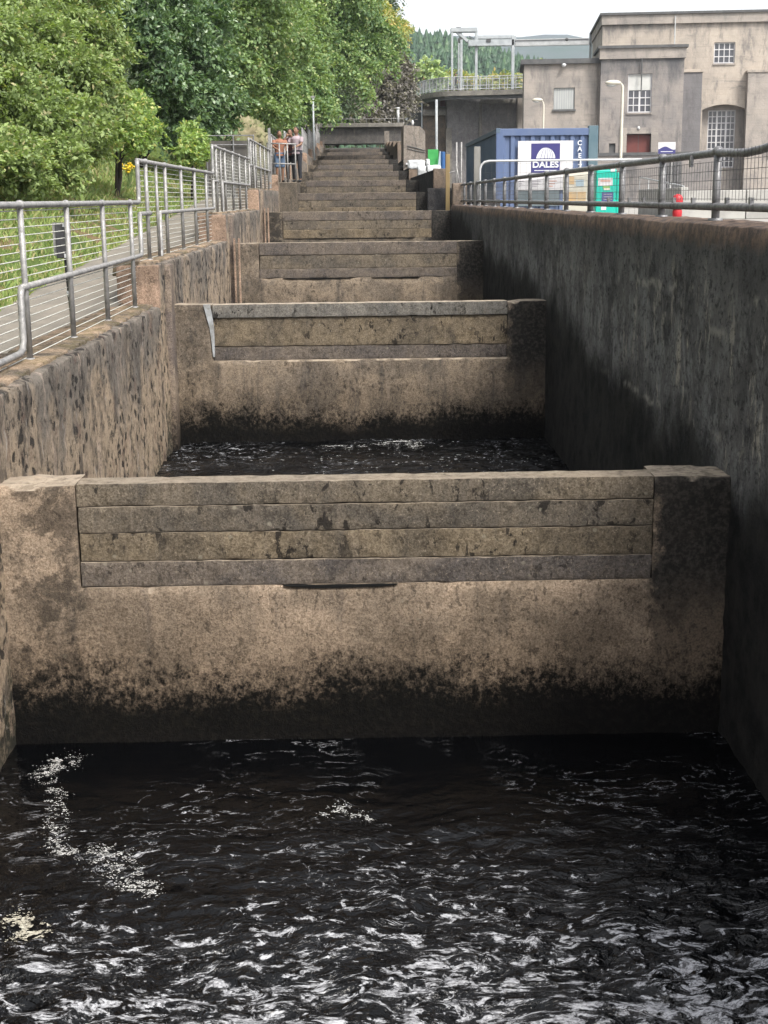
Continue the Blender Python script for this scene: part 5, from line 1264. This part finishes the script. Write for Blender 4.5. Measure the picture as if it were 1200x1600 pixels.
person('person in dark clothes walking along the walkway beneath the gantry', (at(711.5,140,133.2).x, 133.2, zd+.0), 1.3, 1.7, DK, cl('black cloth', (.015,.015,.017)), 0., False, 'down', 1.)
person('person in dark clothes standing at the left end of the curved walkway', (at(662,140,138.).x, 138., zd+.0), .4, 1.75, cl('grey cloth', (.07,.07,.08)), cl('dark grey cloth', (.05,.05,.055)), 0., False, 'down', .1)
GY = 135.5
gt = thing('gantry', 'pale steel lifting gantry with tall legs and a box girder above the walkway', 'gantry', (0, GY, 0))
def col(px, p0, p1, wpx, dy=0., nm='leg', mt='gantry'):
    a0, a1, b0, b1 = rect(px-wpx/2, p0, px+wpx/2, p1, GY+dy); MB().box(a0, a1, dy, dy+.4, b0, b1).build(nm, M[mt], gt, bevel=.02)
col(706.5, 48, 141, 3.0, -.6, mt='gantry'); col(721, 62, 141, 3.6, -.6); col(716.8, 60, 141, 2.6, 4.); col(744.3, 47, 141, 4., -.6); col(801.5, 56, 140, 4.6, -.9); col(801.5, 150, 154, 3., -.9, 'leg_foot')
def beam(x0, y0, x1, y1, hpx, dy, dp, nm='beam', mt='gantry'):
    a = at(x0, y0, GY+dy); b = at(x1, y1, GY+dy); h = hpx*(GY+8)/FPX/2
    MB().add([(a.x,dy,a.z-h),(b.x,dy,b.z-h),(b.x,dy,b.z+h),(a.x,dy,a.z+h),(a.x,dy+dp,a.z-h),(b.x,dy+dp,b.z-h),(b.x,dy+dp,b.z+h),(a.x,dy+dp,a.z+h)], [(0,1,2,3),(7,6,5,4),(0,4,5,1),(3,2,6,7),(0,3,7,4),(1,5,6,2)]).build(nm, M[mt], gt)
beam(705, 46.5, 746, 46.0, 5.5, -.65, 1.2); beam(712, 47.5, 733, 66, 5., -.5, .5, 'brace'); beam(713, 44.5, 720, 44.5, 4, .6, 1.5, 'winch', 'slate'); beam(717, 62, 722, 62, 6, 2., 1., 'winch', 'slate')
beam(732, 66.8, 803, 66.0, 8.5, -.9, .9, 'box_girder'); beam(745, 58, 804, 57.3, 4.5, 1.2, .6, 'beam'); beam(733, 57, 750, 67, 3., .2, .3, 'brace'); beam(760, 63, 767, 63, 4, -1., .1, 'hoist', 'slate')
col(805, 56, 70, 3., .8)
pb = thing('pipe_bridge', 'long pale pipe bridge running from the gantry to the power station roof', 'pipe bridge', (0, GY, 0))
a = at(805, 66.5, GY-.9); b = at(941, 63.5, 133.)
def slab2(z0, z1, d0, d1, nm, mt):
    MB().add([(a.x,-.9+d0,a.z+z0),(b.x,133-GY+d0,b.z+z0),(b.x,133-GY+d1,b.z+z0),(a.x,-.9+d1,a.z+z0),(a.x,-.9+d0,a.z+z1),(b.x,133-GY+d0,b.z+z1),(b.x,133-GY+d1,b.z+z1),(a.x,-.9+d1,a.z+z1)], [(0,3,2,1),(4,5,6,7),(0,1,5,4),(1,2,6,5),(2,3,7,6),(3,0,4,7)]).build(nm, M[mt], pb)
slab2(-.33, .20, 0, .6, 'girder', 'white_metal'); slab2(.201, .29, -.1, .7, 'top_plate', 'white_metal')
p = at(885, 62, 133.); MB().ball((p.x, 133-GY-.3, p.z), (.17,.17,.17), 10, 6).build('bracket', M['slate'], pb)
for px, p0 in ((923.5, 52), (933, 58)):
    q0 = at(px, p0, 132.); q1 = at(px, 97, 132.); MB().box(q0.x-.11, q0.x+.11, 132-GY, 132-GY+.2, q1.z, q0.z).build('support', M['gantry'], pb)
p = at(923.5, 55, 132.); MB().box(p.x-.18, p.x+.18, 131.7-GY, 132-GY, p.z-.8, p.z+.2).build('junction_box', M['gantry'], pb)

# ------------------------------------------------------------------ foam and painted glitter
foam('foam', 'trail of white foam along the left of the near pool', [(110,1187,1.3),(88,1198,1.2),(66,1210,.7),(84,1240,.8),(92,1275,.9),(84,1312,.7),(98,1335,.6),(150,1338,.9),(185,1345,1.2),(198,1375,1.3),(222,1392,1.),(245,1400,.6)], 3, 520, .0021, spread=.040)
foam('foam', 'streaks of white foam near the middle of the near pool', [(505,1275,.6),(540,1266,1.2),(578,1282,.6)], 5, 420, .0020, spread=.028)
foam('foam', 'clump of dirty cream foam at the lower left of the near pool', [(16,1440,.9),(40,1452,1.2),(64,1462,.9)], 6, 900, .0026, mat='foamdirty', spread=.030)
foam('foam', 'white splash on the second pool below the second weir', [(500,700,.5),(545,701,.8),(590,698,.8),(612,694,1.),(642,691,1.2),(650,700,.8)], 7, 260, .0045, WL+ST, spread=.05, amp=.05)
foam('foam', 'scattered pale flecks drawn as water glitter along the near edge of the second pool', [(430,722,1.),(520,720,1.4),(640,715,1.8),(760,718,1.4),(870,726,.9)], 8, 80, .0055, WL+ST, spread=.20, amp=.05)  # pale flecks stand in for a band of glints on the water

# ------------------------------------------------------------------ haze
HAZE = 0.00018
if HAZE:
    g = G('haze air'); v = g.n('ShaderNodeVolumePrincipled'); g.put(v.inputs['Color'], (.80,.88,.97)); g.put(v.inputs['Density'], HAZE); g.put(v.inputs['Anisotropy'], 0.)
    g.t.links.new(v.outputs[0], g.out.inputs['Volume'])
    hz = MB().box(-1500, 1700, -320, 2650, -5, 260).build('haze', g.m); hz['kind'] = 'stuff'; hz['label'] = 'thin pale haze in the distant air'

# ------------------------------------------------------------------ light, sky, camera
SE, SR = R(52), R(145)     # sun high, from behind and to the right of the camera
w = bpy.data.worlds.new('World'); SC.world = w; w.use_nodes = True; nt = w.node_tree; nt.nodes.clear()
out = nt.nodes.new('ShaderNodeOutputWorld'); bg = nt.nodes.new('ShaderNodeBackground'); sk = nt.nodes.new('ShaderNodeTexSky'); sk.sky_type = 'NISHITA'; sk.sun_disc = False
sk.sun_elevation = SE; sk.sun_rotation = SR; sk.air_density = 1.; sk.dust_density = 4.; sk.ozone_density = 1.
hs = nt.nodes.new('ShaderNodeHueSaturation'); hs.inputs['Saturation'].default_value = .18; hs.inputs['Value'].default_value = 1.0
nt.links.new(sk.outputs[0], hs.inputs['Color']); nt.links.new(hs.outputs[0], bg.inputs['Color']); nt.links.new(bg.outputs[0], out.inputs[0])
bg.inputs['Strength'].default_value = .15
sl = bpy.data.lights.new('Sun', 'SUN'); sl.energy = 1.8; sl.angle = R(12); sl.color = (1., .94, .84)
so = bpy.data.objects.new('Sun', sl); COL.objects.link(so)
sd = Vector((math.sin(SR)*math.cos(SE), math.cos(SR)*math.cos(SE), math.sin(SE)))   # towards the sun
so.rotation_euler = (-sd).to_track_quat('-Z', 'Y').to_euler()
cam = bpy.data.cameras.new('Camera'); co = bpy.data.objects.new('Camera', cam); COL.objects.link(co); SC.camera = co
cam.sensor_fit = 'HORIZONTAL'; cam.sensor_width = 36; cam.lens = FPX/1200*36; cam.clip_start = .05; cam.clip_end = 6000
mtx = Matrix(((_R[0], _U[0], -_F[0], CAM[0]), (_R[1], _U[1], -_F[1], CAM[1]), (_R[2], _U[2], -_F[2], CAM[2]), (0,0,0,1))); co.matrix_world = mtx
SC.render.resolution_x = 768; SC.render.resolution_y = 1024
SC.view_settings.view_transform = 'Standard'; SC.view_settings.look = 'None'; SC.view_settings.gamma = 1; SC.view_settings.exposure = 1.33
SC.cycles.max_bounces = 5; SC.cycles.volume_bounces = 0; SC.cycles.use_denoising = True
